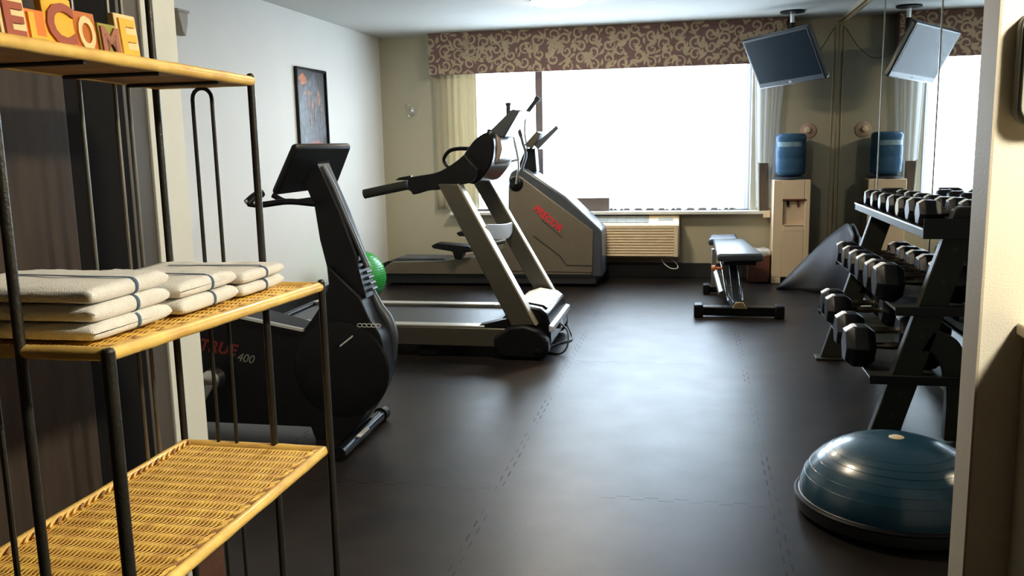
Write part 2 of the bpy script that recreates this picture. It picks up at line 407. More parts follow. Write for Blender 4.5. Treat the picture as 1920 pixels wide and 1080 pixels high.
# mirror wall: panels with trim
seams = [8.84, 6.82, 5.30, 3.75, 2.40]
pos = ['nearest the water cooler', 'second from the window wall', 'third from the window wall, behind the near end of the rack', 'nearest the doorway, mostly hidden by the jamb']
for i in range(4):
    y1, y0 = seams[i], seams[i+1]
    t = thing('mirror_panel', (XR, (y0+y1)/2, .0), 'tall wall mirror panel ' + pos[i], 'mirror', 'mirror panels on the right wall')
    MB().box((XR, y0+.0015, .10), (XR+.012, y1-.0015, 2.37)).build('glass', 'mirror', t, smooth=False)
    e = MB(); e.box((XR-.004, y0-.001, .1), (XR+.001, y0+.006, 2.37)).build('edge_strip', 'silver_trim', t)
    e = MB().box((XR-.010, y0, 2.362), (XR+.004, y1, 2.378)).box((XR-.010, y0, 2.392), (XR+.010, y1, 2.400)).build('top_channel', 'gold', t)
    e = MB().box((XR-.008, y0, .092), (XR+.004, y1, .106)).build('bottom_channel', 'silver_trim', t)
b = MB().box((XR-.046, YB-.008, .143), (XR-.040, YB, 2.36)).box((XR-.006, YB-.008, .143), (XR-.001, YB, 2.36)).build('trim_6', ['gold'], bevel=.002); b['kind'] = 'structure'

# ------------------------------------------------------------------ window
w1 = MB()
mx0, mx1 = PY(1006, 250, YB+.10).x, PY(1019, 250, YB+.10).x
w1.box((WX0, YB+.07, WZ0), (WX0+.05, YB+.14, WZ1)).box((WX1-.05, YB+.07, WZ0), (WX1, YB+.14, WZ1)).box((WX0, YB+.07, WZ0), (WX1, YB+.14, WZ0+.02)).box((WX0, YB+.07, WZ1-.05), (WX1, YB+.14, WZ1))
w1.box((mx0, YB+.06, WZ0), (mx1, YB+.14, WZ1))
wo = w1.build('window_1', 'taupe_frame', bevel=.004); wo['kind'] = 'structure'
MB().box((WX0+.04, YB+.10, WZ0+.01), (mx0+.01, YB+.106, WZ1-.04)).build('pane', 'glass', wo, smooth=False)
MB().box((mx1-.01, YB+.10, WZ0+.01), (WX1-.04, YB+.106, WZ1-.04)).build('pane', 'glass', wo, smooth=False)
MB().box((WX0-.02, YB-.13, WZ0-.03), (.70, YB+.07, WZ0)).build('window_sill', 'wall_white', wo, bevel=.004)
# dark box and board on the sill
a = PY(1085, 371, 8.83); b_ = PY(1143, 390, 8.83)
tag(MB().box((a.x-.1, 8.80, WZ0+.001), (b_.x, 8.88, a.z)).build('sill_box', 'taupe_frame', org=(a.x, 8.84, WZ0), bevel=.004), 'low dark grey rectangular box on the window sill behind the cross trainer', 'box')
a = PY(1422, 306, 8.74); b_ = PY(1439, 394, 8.74)
t = thing('sill_board', (b_.x, 8.80, WZ0), 'narrow grey-brown board standing upright on the right end of the sill', 'board')
MB().obox((b_.x-.075, 8.738, WZ0+.001), (.085, 0, 0), (0, .02, 0), (-.012, .0, a.z-WZ0)).build('panel', 'board', t, bevel=.003)
MB().obox((b_.x-.087, 8.733, WZ0+.001), (.012, 0, 0), (0, .026, 0), (-.016, .0, a.z-WZ0+.01)).build('edge_strip', 'white_paint', t, bevel=.002)
a = PY(1431, 395, 8.70); b_ = PY(1444, 408, 8.70)
tag(MB().box((a.x, 8.695, b_.z), (b_.x, 8.7195, a.z)).build('sill_bracket', 'cream_plastic', org=(b_.x, 8.71, b_.z), bevel=.003), 'small cream block on the front edge of the sill beside the cooler', 'bracket')

# curtains: corrugated sheets with real hems
def curtain(x0, x1, z0, z1, y, folds, amp, name, m, label, shift_bottom=0, x0b=None, x1b=None, group=None, wavy=.0):
    n = max(24, int(folds * 10)); rows = 10; mb = MB(); vs = []; fs = []
    x0b = x0 if x0b is None else x0b; x1b = x1 if x1b is None else x1b
    ph = random.random() * 6
    for j in range(rows + 1):
        t = j / rows; z = z1 + (z0 - z1) * t; xa = x0 + (x0b - x0) * t; xb = x1 + (x1b - x1) * t
        for i in range(n + 1):
            s = i / n; a = 2 * PI * folds * s + ph
            yy = y + amp * (math.sin(a) + .35 * math.sin(2.3 * a + 1)) * (.75 + .25 * t)
            zz = z + (wavy * (.5 + .5 * math.sin(a * .5 + 2)) * abs(math.sin(a * .31)) if j == rows else 0)
            vs.append((xa + (xb - xa) * s, yy, zz))
    for j in range(rows):
        for i in range(n): q = j * (n + 1) + i; fs.append((q, q + 1, q + n + 2, q + n + 1))
    mb.add(vs, fs)
    o = mb.build(name, m, org=((x0 + x1) / 2, y, z0), ang=180)
    if m != 'sheer':
        md = o.modifiers.new('thick', 'SOLIDIFY'); md.thickness = .003
    return tag(o, label, 'curtain', group)
yc = 8.79
a = PY(812, 142, yc).x; b_ = PY(892, 142, yc).x; zb = PY(820, 392, yc).z
curtain(a, b_, zb, 2.2, yc, 6, .014, 'drape', 'drape', 'beige pleated drape hanging at the left end of the window')
ys = 8.818
a = PY(884, 142, ys).x; b_ = PY(922, 142, ys).x
curtain(a, b_, .70, 2.2, ys, 5, .013, 'sheer_curtain', 'sheer', 'white sheer curtain gathered beside the beige left drape', group='white sheer curtains')
a = PY(1060, 142, ys).x; b_ = PY(1382, 142, ys).x; zs = PY(1300, 394, ys).z
curtain(a, b_, zs, 2.2, ys, 26, .013, 'sheer_curtain', 'sheer', 'wide white sheer curtain across the right two thirds of the window', group='white sheer curtains', wavy=.07)
a = PY(1384, 142, yc).x; b_ = PY(1412, 142, yc).x
curtain(a, b_, PY(1400, 392, yc).z, 2.2, yc+.01, 4, .008, 'sheer_curtain', 'sheer', 'white sheer curtain bunched at the right end of the window', group='white sheer curtains')
a = PY(1414, 170, yc).x; b_ = PY(1472, 170, yc).x; a2 = PY(1418, 395, yc).x; b2 = PY(1446, 395, yc).x
curtain(a, b_+.01, WZ0+.03, 2.2, yc, 4, .009, 'drape', 'pale_drape', 'beige drape at the right of the window, narrowing towards the sill', x0b=a2, x1b=b2)

# valance with scrollwork cloth
yv = 8.66
vx0 = PY(803, 100, yv).x; vx1 = PY(1476, 60, yv).x; vz0 = (PY(803, 140, yv).z + PY(1408, 121, yv).z) / 2
t = thing('valance', ((vx0+vx1)/2, yv, vz0), 'boxed window valance in plum brown cloth with tan leafy scrolls', 'valance')
mb = MB()
mb.box((vx0, yv, vz0), (vx1, yv+.02, H-.001)).box((vx0, yv+.02, vz0), (vx0+.02, YB-.001, H-.001)).box((vx1-.02, yv+.02, vz0), (vx1, YB-.001, H-.001))
mb.build('box_board', 'plum', t, bevel=.004)
def scroll_cloth():
    mb = MB(); cnt = [0]
    def ribbon(pts, ws):
        cnt[0] += 1; ry = yv - .0012 - .000011 * cnt[0]
        k = len(pts); vs = []; fs = []
        for i in range(k):
            a = pts[max(i-1, 0)]; b = pts[min(i+1, k-1)]
            dx, dz = b[0]-a[0], b[1]-a[1]; l = math.hypot(dx, dz) or 1
            nx, nz = -dz/l, dx/l
            for sg in (1, -1):
                x = pts[i][0] + sg * nx * ws[i]; z = pts[i][1] + sg * nz * ws[i]
                vs.append((min(max(x, vx0+.002), vx1-.002), ry, min(max(z, vz0+.003), H-.003)))
        for i in range(k-1): fs.append((2*i, 2*i+1, 2*i+3, 2*i+2))
        mb.add(vs, fs)
    def curl(x, z, r, a0, turns, sg, wd):
        n = 20; pts = []; ws = []
        for i in range(n):
            t = i / (n - 1); a = a0 + sg * turns * 2 * PI * t; rr = r * (1 - .82 * t)
            pts.append((x + rr * math.cos(a), z + rr * math.sin(a)))
            ws.append(wd * (.35 + 1.0 * math.sin(PI * min(1, t * 1.15)) ** .8) if t < .87 else wd * 1.25)
        ribbon(pts, ws)
    def leaf(x, z, a, l, wd):
        n = 9; pts = []; ws = []
        for i in range(n):
            t = i / (n - 1); bend = .5 * t * t * l
            pts.append((x + l * t * math.cos(a) - bend * math.sin(a), z + l * t * math.sin(a) + bend * math.cos(a)))
            ws.append(wd * math.sin(PI * (t ** .7)) + .0005)
        ribbon(pts, ws)
    rnd = random.Random(3)
    step = .135
    x = vx0 + .03; col = 0
    while x < vx1:
        rows = 3
        for r_ in range(rows):
            z = vz0 + .045 + r_ * .125 + (.055 if col % 2 else 0) + rnd.uniform(-.012, .012)
            xx = x + rnd.uniform(-.015, .015)
            sg = 1 if (col + r_) % 2 else -1
            a0 = rnd.uniform(0, 2*PI)
            curl(xx, z, rnd.uniform(.055, .068), a0, 1.2, sg, .0075)
            ex, ez = xx + .060 * math.cos(a0), z + .060 * math.sin(a0)
            for k in range(3): leaf(ex, ez, a0 + sg * (-1.0 + .8 * k) + 1.5, rnd.uniform(.055, .085), .0150)
            leaf(xx + .07 * math.cos(a0 + 2.4), z + .07 * math.sin(a0 + 2.4), a0 + 3.3, .07, .014)
            leaf(xx + .07 * math.cos(a0 + 4.0), z + .07 * math.sin(a0 + 4.0), a0 + 5.0, .06, .012)
        x += step; col += 1
    return mb
scroll_cloth().build('scroll_pattern', 'motif', t, smooth=False)

# ------------------------------------------------------------------ ceiling lamps
def lamp(x, y, r, label, glow, grp, dp=1):
    t = thing('ceiling_lamp', (x, y, H), label, 'lamp', grp)
    MB().lathe([(r*.98, -.001), (r*1.02, -.012), (r*1.02, -.022), (r*.96, -.024)], (x, y, H), 40).build('trim_ring', 'white_paint', t)
    MB().lathe([(r*.96, -.018), (r*.95, -.018-.012*dp), (r*.82, -.018-.024*dp), (r*.5, -.018-.032*dp), (.0001, -.018-.034*dp)], (x, y, H), 40).build('diffuser', glow, t)
lamp(-1.03, 6.97, .22, 'round warm flush ceiling lamp near the window, at the top edge', 'lampglow', 'gym ceiling lamps')
lamp(-.75, 4.05, .22, 'round warm flush ceiling lamp over the middle of the gym', 'lampglow', 'gym ceiling lamps')
lamp(1.62, 1.45, .16, 'round warm ceiling lamp in the hall, over the counter', 'hallglow', 'hall ceiling lamps', 4)

# ------------------------------------------------------------------ left wall things
# poster
y0, y1 = 6.80, 7.40; z0, z1 = 1.27, 2.0
t = thing('framed_poster', (XL, (y0+y1)/2, z0), 'tall dark poster with orange figures in a thin black frame', 'poster')
fr = MB(); x1 = XL + .028
fr.box((XL+.001, y0, z0), (x1, y0+.022, z1)).box((XL+.001, y1-.022, z0), (x1, y1, z1)).box((XL+.001, y0+.022, z0), (x1, y1-.022, z0+.022)).box((XL+.001, y0+.022, z1-.022), (x1, y1-.022, z1))
fr.build('frame', 'black_gloss', t, bevel=.003)
pm = MB(); xp = XL + .012
pm.box((XL+.002, y0+.02, z0+.02), (xp, y1-.02, z1-.02))
def blob(cy_, cz_, ry, rz, mi, dx):
    pm.mi = mi; n = 14
    pm.add([(xp + dx, cy_ + ry * math.cos(2*PI*i/n) * (1 + .25*math.sin(3*i)), cz_ + rz * math.sin(2*PI*i/n) * (1 + .2*math.cos(2*i))) for i in range(n)], [list(range(n))]); pm.mi = 0
blob(7.10, 1.62, .25, .30, 3, .0006)
blob(6.93, 1.905, .075, .045, 1, .0016)
blob(7.02, 1.80, .09, .015, 2, .0018)
for k, (yy, zz, r1, r2) in enumerate([(7.03, 1.73, .018, .07), (7.10, 1.71, .020, .055), (7.23, 1.76, .032, .07), (7.27, 1.66, .012, .08), (7.05, 1.60, .010, .08), (7.14, 1.62, .008, .07)]): blob(yy, zz, r1, r2, 2, .002 + k*.0002)
blob(7.14, 1.37, .17, .035, 4, .0014)
pm.build('print', ['poster', 'poster_hot', 'poster_skin', 'poster_grey', 'poster_red'], t, smooth=False)
# small bracket / speaker high on left wall
a = P(329, 40, 0, XL)
t = thing('wall_sensor', (XL, a.y, a.z), 'small beige sensor high on the pale left wall near the doorway', 'sensor')
MB().box((XL+.001, a.y-.055, a.z+.055), (XL+.056, a.y+.075, a.z+.07)).build('mount', 'reveal', t)
MB().prism([(a.y-.05, a.z+.06), (a.y+.07, a.z+.06), (a.y+.06, a.z-.01), (a.y+.03, a.z-.09), (a.y-.01, a.z-.07)], XL+.001, XL+.05, 0).build('housing', 'reveal', t, bevel=.008)
# hook on window wall
a = PY(773, 210, YB)
t = thing('coat_hook', (a.x, YB, a.z), 'small chrome double hook on the beige wall left of the drape', 'hook')
MB().box((a.x-.014, YB-.006, a.z-.035), (a.x+.014, YB-.0005, a.z+.045)).build('plate', 'chrome', t, bevel=.003)
MB().tube(spline([(a.x, YB-.004, a.z+.03), (a.x-.005, YB-.05, a.z+.035), (a.x-.01, YB-.06, a.z+.085)], 5), .006).lathe([(.0001, -.011), (.011, 0), (.0001, .011)], (a.x-.01, YB-.06, a.z+.088), 10).build('upper_prong', 'chrome', t)
MB().tube(spline([(a.x, YB-.004, a.z), (a.x+.005, YB-.04, a.z-.03), (a.x+.012, YB-.05, a.z+.005)], 5), .006).tube(spline([(a.x, YB-.004, a.z-.01), (a.x-.015, YB-.035, a.z-.05), (a.x-.03, YB-.04, a.z-.03)], 5), .005).build('lower_prong', 'chrome', t)

# ------------------------------------------------------------------ hall: counter and wall panel at right
a = P(1905, 604, 1, YN)
CZ = a.z
t = thing('hall_counter', (a.x+.5, 1.95, 0), 'hall counter with a tan laminate top at the right edge', 'counter')
MB().box((a.x, 1.80, CZ-.03), (HXR-.001, YN-.001, CZ)).build('countertop', 'counter', t, bevel=.006)
MB().box((a.x+.02, 1.84, 0.001), (HXR-.001, YN-.001, CZ-.03)).build('cabinet', 'counter_side', t, bevel=.003)
a = P(1908, 20, 1, YN); b_ = P(1917, 238, 1, YN)
t = thing('wall_panel', (a.x+.15, YN, b_.z), 'grey round-cornered panel with a dark rim on the hall wall', 'wall panel')
def rrect(x0, x1, z0, z1, r, n=5):
    o = []
    for cx_, cz_, a0 in ((x1-r, z1-r, 0), (x0+r, z1-r, 90), (x0+r, z0+r, 180), (x1-r, z0+r, 270)):
        o += [(cx_ + r*math.cos(math.radians(a0+90*i/n)), cz_ + r*math.sin(math.radians(a0+90*i/n))) for i in range(n+1)]
    return o
MB().prism(rrect(a.x, a.x+.36, b_.z, a.z, .04), YN-.03, YN-.001).build('rim', 'panel_rim', t, bevel=.004)
MB().prism(rrect(a.x+.008, a.x+.352, b_.z+.008, a.z-.008, .036), YN-.036, YN-.029).build('face', 'greybox', t, bevel=.003)

# ------------------------------------------------------------------ storage shelf (etagere)
YA, YZ_ = 1.15, 1.90
def at(px, py, Y): return P(px, py, 1, Y)
tF = at(470, 152, YZ_); tN = at(-38, 72, YA); tBf = at(292, 156, YZ_)
tN.x = (tN.x + tF.x) / 2 + .0
mF = at(599, 538, YZ_); mN = at(205, 664, YA) if False else Vector((at(205, 664, 1.15).x, 1.15, at(205, 664, 1.15).z))
bF = at(608, 845, YZ_)
XBK = tBf.x
top = dict(NF=Vector((tN.x, YA, tN.z)), FF=tF, FB=Vector((XBK, YZ_, tF.z)), NB=Vector((XBK+.02, YA, tN.z)))
mid = dict(NF=mN, FF=mF, FB=Vector((XBK, YZ_, mF.z)), NB=Vector((XBK, YA, mN.z)))
bot = dict(NF=Vector((bF.x, YA, bF.z)), FF=bF, FB=Vector((XBK, YZ_, bF.z)), NB=Vector((XBK, YA, bF.z)))
shelf = thing('storage_shelf', ((XBK-.93)/2, (YA+YZ_)/2, 0), 'black iron shelf unit with three golden woven cane shelves', 'shelf unit')
def bil(c, u, v):   # u 0 front .. 1 back ; v 0 near .. 1 far
    return (c['NF']*(1-u) + c['NB']*u)*(1-v) + (c['FF']*(1-u) + c['FB']*u)*v
def woven(c, name, rail=.0115):
    mb = MB(); ns = 76; nv = 168; rods = 19
    W = (c['NF']-c['NB']).length
    for i in range(ns):
        u0 = .035 + .93 * i / ns; du = .93 / ns
        vs = []; fs = []; par = 1 if i % 2 else -1
        for j in range(nv + 1):
            v = .02 + .96 * j / nv
            ph = PI * rods * v
            h = .0032 * abs(math.sin(ph)) + .0013 * par * math.cos(ph)
            for k, (q, dz) in enumerate(((0.04, -.0012), (.5, 0), (.96, -.0012))):
                p = bil(c, u0 + du * q, v); vs.append(p + Vector((0, 0, h + dz)))
        for j in range(nv):
            for k in range(2): a_ = j*3+k; fs.append((a_, a_+1, a_+4, a_+3))
        mb.add(vs, fs)
    pl = mb.build(name, 'wicker', shelf, ang=80)
    # cross rods under the weave and closed underside
    r = MB()
    for k in range(rods + 1):
        v = .02 + .96 * (k / rods); r.tube([bil(c, .01, v) + Vector((0, 0, -.003)), bil(c, .99, v) + Vector((0, 0, -.003))], .0032, 6)
    a_ = [bil(c, .01, .01), bil(c, .99, .01), bil(c, .99, .99), bil(c, .01, .99)]
    r.add([q + Vector((0, 0, -.004)) for q in a_] + [q + Vector((0, 0, -.009)) for q in a_], [(0,1,2,3),(7,6,5,4),(0,1,5,4),(1,2,6,5),(2,3,7,6),(3,0,4,7)])
    r.build('cane_rods', 'cane_dark', pl)
    # bamboo rails round the edge
    e = MB()
    nf, ff, fb, nb = c['NF'], c['FF'], c['FB'], c['NB']
    for p, q in ((nf, ff), (ff, fb), (fb, nb), (nb, nf)):
        dlen = (q-p).length; pts = []; rr = []
        n = max(4, int(dlen / .035))
        for i in range(n + 1):
            pts.append(p.lerp(q, i / n)); rr.append(rail * (1 + (.07 if i % 5 == 3 else random.uniform(-.03, .02))))
        e.tube(pts, rr, 12)
    e.build('bamboo_rail', 'bamboo', pl)
    # braid: a row of slanted cane wraps along the front edge with dark gaps
    for (p, q, inn) in ((nf, ff, Vector((-.021, 0, 0))), (nb, fb, Vector((.021, 0, 0)))):
        n = 34; g = MB()
        for i in range(n):
            a0 = p.lerp(q, (i + .1) / n) + inn + Vector((0, 0, .0045)); a1 = p.lerp(q, (i + 1.15) / n) + inn * .45 + Vector((0, 0, .007))
            g.mi = 1 if i % 3 == 0 else 0
            g.tube([a0, (a0+a1)/2 + Vector((0, 0, .002)), a1], .0030, 6)
        g.build('braid', ['bamboo', 'cane_dark'], pl)
    return pl
for c, n_ in ((top, 'top_shelf'), (mid, 'middle_shelf'), (bot, 'bottom_shelf')): woven(c, n_)
# iron frame
pr = .0085
def post(a_, b_, r=pr, name='post', m='iron'):
    return MB().tube([a_, b_], r, 12).lathe([(.0001, .006), (r*.8, .004), (r, 0)], (b_[0], b_[1], b_[2]), 12).build(name, m, shelf)
post((top['NF'].x-.004, YA-.004, 0), (top['NF'].x-.004, YA-.004, top['NF'].z+.012))
post((tF.x, YZ_, 0), (tF.x, YZ_, tF.z+.012))
post((mN.x+.004, YA-.008, 0), (mN.x+.004, YA-.008, mN.z+.006), .0105)
post((mF.x+.004, YZ_+.002, 0), (mF.x+.004, YZ_+.002, mF.z+.012))
post((XBK-.004, YZ_+.004, 0), (XBK-.004, YZ_+.004, 1.86))
post((XBK-.004, YA-.004, 0), (XBK-.004, YA-.004, 1.86))
# horizontal frame rods under each shelf
for c in (top, mid, bot):
    dz = Vector((0, 0, -.0165))
    for v in (.28, .56, .84): MB().tube([bil(c, .04, v)+dz+Vector((0, 0, .004)), bil(c, .98, v)+dz+Vector((0, 0, .004))], .0042, 8).build('shelf_support', 'iron', shelf)
# hairpin wires
def hairpin(axis, fixed, p0, p1, z0, z1, name='hairpin_wire', r=.0048):
    rad = (p1 - p0) / 2; c0 = (p0 + p1) / 2
    pts = [(p0, z0), (p0, z1 - rad)] + [(c0 - rad*math.cos(PI*i/8), z1 - rad + rad*math.sin(PI*i/8)) for i in range(1, 8)] + [(p1, z1-rad), (p1, z0)]
    P3 = [((p, fixed, z) if axis == 'x' else (fixed, p, z)) for p, z in pts]
    MB().tube(P3, r, 8).build(name, 'iron' if axis == 'x' else 'iron_pale', shelf)
ha = PY(366, 240, YZ_).x; hb = PY(402, 240, YZ_).x
hairpin('x', YZ_-.002, ha, hb, .25, top['FF'].z - .012)
hairpin('x', YA+.002, ha+.02, hb+.02, .25, top['FF'].z - .012)
w1_, w2_, w3_ = (P(x, 250, 0, XBK-.004).y for x in (157, 222, 247))
hairpin('y', XBK-.004, w2_, w3_, .25, 1.80)
post((XBK-.004, w1_, .25), (XBK-.004, w1_, 1.84), .0045, 'hairpin_wire', 'iron_pale')
post((XBK-.004, YA, 1.84), (XBK-.004, YZ_, 1.84), .0055, 'top_rod')
post((XBK-.004, YA, .25), (XBK-.004, YZ_, .25), .0055, 'lower_rod')

# letter blocks on the top shelf
bx = top['FF'].x - .018
specs = [('W', -62, -8, 'olive_p', 'orange_p', 78, 'olive green letter block, first of the row at the picture edge'),
 ('E', 3, 54, 'cream_p', 'brick_p', 76, 'cream letter block with a brick red E, left end of the row'),
 ('L', 53, 97, 'orange_p', 'yellow', 62, 'orange letter block with a yellow L between the red E and the big C'),
 ('C', 90, 146, 'yellow', 'brick_p', 92, 'yellow letter block with a dark red C, largest of the row'),
 ('O', 144, 188, 'rust_p', 'cream_p', 74, 'rust orange letter block with a cream O'),
 ('M', 187, 222, 'olive_p', 'mauve_p', 58, 'olive green letter block with a dusty red M, shortest of the row'),
 ('E', 222, 262, 'cream_p', 'yellow', 82, 'cream letter block with a yellow E at the right end of the row')]
for ch, p0, p1, cb, cl, hp, lab in specs:
    zs_ = lambda yy: top['NF'].z + (top['FF'].z - top['NF'].z) * (yy - YA) / (YZ_ - YA) + .0055
    xo = random.uniform(-.004, .004)
    ya = P(p0, 60, 0, bx).y; yb = P(p1, 60, 0, bx).y - .002
    if ch == 'W': continue
    za = max(zs_(ya), zs_(yb)); scale_px = (P((p0+p1)/2, 40, 0, bx).z - P((p0+p1)/2, 80, 0, bx).z) / 40
    hgt = hp * scale_px
    t = thing('letter_block', (bx, (ya+yb)/2, za), lab, 'letter block', 'painted wooden letter blocks')
    lean = .10 * hgt
    MB().obox((bx+xo-.014, ya, za), (.014, 0, 0), (0, yb-ya, 0), (-lean, 0, hgt)).build('board', cb, t, bevel=.0015)
    up = Vector((-lean, 0, hgt)).normalized(); out = Vector((hgt, 0, lean)).normalized()
    mb = MB(); sz = hgt * 1.16
    text_into(mb, ch, 1.0, (0, 0, 0), (0, 1, 0), up, out, .0)
    ys_ = [v.y for v in mb.v]; hs = [v.dot(up) for v in mb.v]
    mb = MB(); text_into(mb, ch, 1.0, (0, 0, 0), (0, 1, 0), up, out, .004, bold=.03)
    sy = (yb-ya) * (.86 if ch in 'CM' else .66) / (max(ys_)-min(ys_)); sh = hgt * .80 / (max(hs)-min(hs))
    o0 = Vector((bx+xo+.0002, 0, za)) + up * hgt * .06
    nv = []
    for v in mb.v:
        h_ = (v.dot(up) - min(hs)) * sh; w_ = v.dot(out); y_ = ya + (yb-ya)*(.07 if ch in 'CM' else .16) + (v.y - min(ys_)) * sy
        q = o0 + up * h_ + out * w_; nv.append(Vector((q.x, y_, q.z)))
    mb.v = nv
    mb.build('raised_letter', cl, t, ang=30)

# towels
def towel(x0, x1, y0, y1, z0, h, stripe_y, seed):
    rnd = random.Random(seed); mb = MB()
    NX, NR = 26, 22
    yc_, zc_ = (y0+y1)/2, z0 + h/2; hw, hh = (y1-y0)/2, h/2
    vs = []; fs = []
    for i in range(NX + 1):
        t = i / NX if i < NX-6 else 1-.045*(1-math.sin(PI/2*(i-(NX-6))/6)) if i > NX-7 else 0
        x = x0 + (x1-x0)*t
        e = math.sqrt(max(0, 1-((t-.955)/.045)**2)) if t > .955 else 1
        e0 = 1 if t > .05 else .85
        for j in range(NR):
            a = 2*PI*j/NR; ca, sa = math.cos(a), math.sin(a)
            px_ = (abs(ca)**.28) * (1 if ca > 0 else -1); pz_ = (abs(sa)**.5) * (1 if sa > 0 else -1)
            wv = .0012*math.sin(9*t + j*.9 + seed) + .001*math.sin(23*t+j*2+seed)
            sx = 1 - (1-e)*.03
            z_ = zc_ + pz_*hh*(e*.88+.12)*e0 + (wv if pz_ > -.5 else 0)
            vs.append((x, yc_ + px_*hw*sx + wv, max(z0+.0002, z_)))
    for i in range(NX):
        for j in range(NR): fs.append((i*NR+j, i*NR+(j+1) % NR, (i+1)*NR+(j+1) % NR, (i+1)*NR+j))
    fs.append(list(range(NR-1, -1, -1))); fs.append([NX*NR+j for j in range(NR)])
    mb.add(vs, fs)
    # fold crease: a second lip low on the near side
    t = thing('folded_towel', ((x0+x1)/2, yc_, z0), '', 'towel', 'folded white towels on the shelf')
    mb.build('terry_cloth', 'towel', t, ang=180)
    # woven stripes wrap over the top and down the end
    sb = MB()
    def strip(pts, wv):
        V = []; Fq = []
        for i, (p, nrm, wdir) in enumerate(pts):
            p = Vector(p)+Vector(nrm)*.0012
            V += [p - Vector(wdir)*wv, p + Vector(wdir)*wv, p - Vector(wdir)*wv - Vector(nrm)*.0008, p + Vector(wdir)*wv - Vector(nrm)*.0008]
        for i in range(len(pts)-1):
            a_ = i*4; Fq += [(a_, a_+1, a_+5, a_+4), (a_+2, a_+6, a_+7, a_+3), (a_, a_+4, a_+6, a_+2), (a_+1, a_+3, a_+7, a_+5)]
        sb.add(V, Fq)
    pts = []; top_z = z0 + h
    for i in range(14):
        tt = i/13; x = x0+.06 + (x1-.02-(x0+.06))*tt
        pts.append(((x, stripe_y + .006*math.sin(3*tt+seed), top_z + .0014), (0, 0, 1), (0, 1, 0)))
    Lr = .045*(x1-x0); pts = [p for p in pts if p[0][0] < x1-Lr]
    for i in range(13):
        a_ = PI*i/12; c_, s_ = math.cos(a_), math.sin(a_)
        zz = z0+h/2 + (h/2)*(c_*.88 + (.12 if c_ >= 0 else -.12))
        pts.append(((x1-Lr*(1-s_), stripe_y, zz), (s_, 0, c_), (0, 1, 0)))
    strip(pts, .0042)
    sb.build('stripe', 'stripe', t, ang=180)
    return t
def mid_z(y): return mN.z + (mF.z - mN.z) * (y-YA)/(YZ_-YA) + .007
TX1 = mF.x - .055
tw = [(1.185, 1.405, 3, .0275, TX1-.01), (1.435, 1.645, 2, .0290, TX1-.005), (1.665, 1.865, 2, .0250, TX1-.01)]
names = ['near', 'middle', 'far']
for k, (ya, yb, n_, h_, x1_) in enumerate(tw):
    z_ = max(mid_z(ya), mid_z(yb))
    for q in range(n_):
        jx = random.uniform(-.006, .006)
        tt = towel(XBK+.02, x1_+jx, ya+random.uniform(0, .004), yb-random.uniform(0, .004), z_ + q*(h_+.0022), h_, (ya+yb)/2+.01, k*5+q)
        lev = {3: ['bottom', 'middle', 'top'], 2: ['bottom', 'top']}[n_][q]
        tt['label'] = 'white towel with a blue-grey stripe, %s of the %s pile on the shelf' % (lev, names[k])

# ------------------------------------------------------------------ recumbent bike (black)
BY0, BY1 = 3.62, 3.92; BM = 3.77
bike = thing('exercise_bike', (-1.95, BM, 0), 'black recumbent exercise bike with a tilted console behind the shelf unit', 'exercise bike')
NY, FY = 3.67, 3.87
body = spl2(xz([(614, 500), (616, 530), (606, 560), (590, 590), (566, 622)], NY), 5)
rear = xz([(450, 597), (380, 585)], BY0)
rim = spl2(xz([(704, 545), (722, 585), (740, 612), (746, 650), (742, 690), (724, 735), (690, 785), (640, 842)], FY), 5)
poly = rim + [(rim[-1][0]-.06, .06), (-2.86, .06), (-2.90, .30), (-2.5, .42)] + rear[::-1] + body[::-1]
MB().prism(poly, NY, FY).build('shroud', 'black_matte', bike, bevel=.025, seg=3)
CY0, CY1 = 3.70, 3.83
col = xz([(616, 530), (613, 500), (600, 450), (590, 388), (572, 345), (597, 303)], CY0) + xz([(617, 306), (632, 340), (655, 392), (684, 468), (706, 550)], CY1)
MB().prism(col, CY0, CY1).build('column', 'black_matte', bike, bevel=.012, seg=3)
# side cover bulging on the near side (drive housing)
def disc_cover(c, r, y, name, m, par, d=.05):
    return MB().lathe([(r, 0), (r*.97, -d*.5), (r*.86, -d*.85), (r*.5, -d), (.0001, -d)], (c[0], y, c[1]), 40, 'y').build(name, m, par)
cc = xz([(655, 700)], BY0)[0]
disc_cover((cc[0]-.06, cc[1]+.005), .23, BY0+.055, 'drive_cover', 'black_matte', bike, .02)
# glossy front edge strip
edge = spl2(xz([(700, 540), (716, 575), (732, 600), (742, 632), (741, 672)], FY-.04), 6)
MB().tube([(x-.008, FY-.055, z) for x, z in edge], [.016 + .012*math.sin(PI*i/(len(edge)-1)) for i in range(len(edge))], 14).build('front_trim', 'slate', bike)
# ribbed bellows on the column edge
bel = xz([(686, 488), (704, 540)], 3.80)
mb = MB()
for i in range(6):
    q = i/5; x = bel[0][0] + (bel[1][0]-bel[0][0])*q; z = bel[0][1] + (bel[1][1]-bel[0][1])*q
    mb.tube([(x-.002, 3.755, z+.001), (x+.0, 3.81, z+.001)], .0085, 8)
mb.build('bellows', 'slate', bike)
# round console post in front of the column
pp = xz([(606, 312), (626, 350), (650, 408), (690, 500)], 3.745)
MB().tube([(x-.004, 3.745, z) for x, z in pp], .014, 16).build('console_post', 'slate', bike)
# console: tilted slab facing away from us, towards the rider at left
q0 = PY(517, 372, BM-.20); q1 = PY(662, 280, BM-.02)
cw = .40
A_ = PY(520, 368, 3.66); B_ = PY(556, 276, 3.66)         # near side lower / upper corner of the slab's back
D_ = PY(634, 360, 4.0)
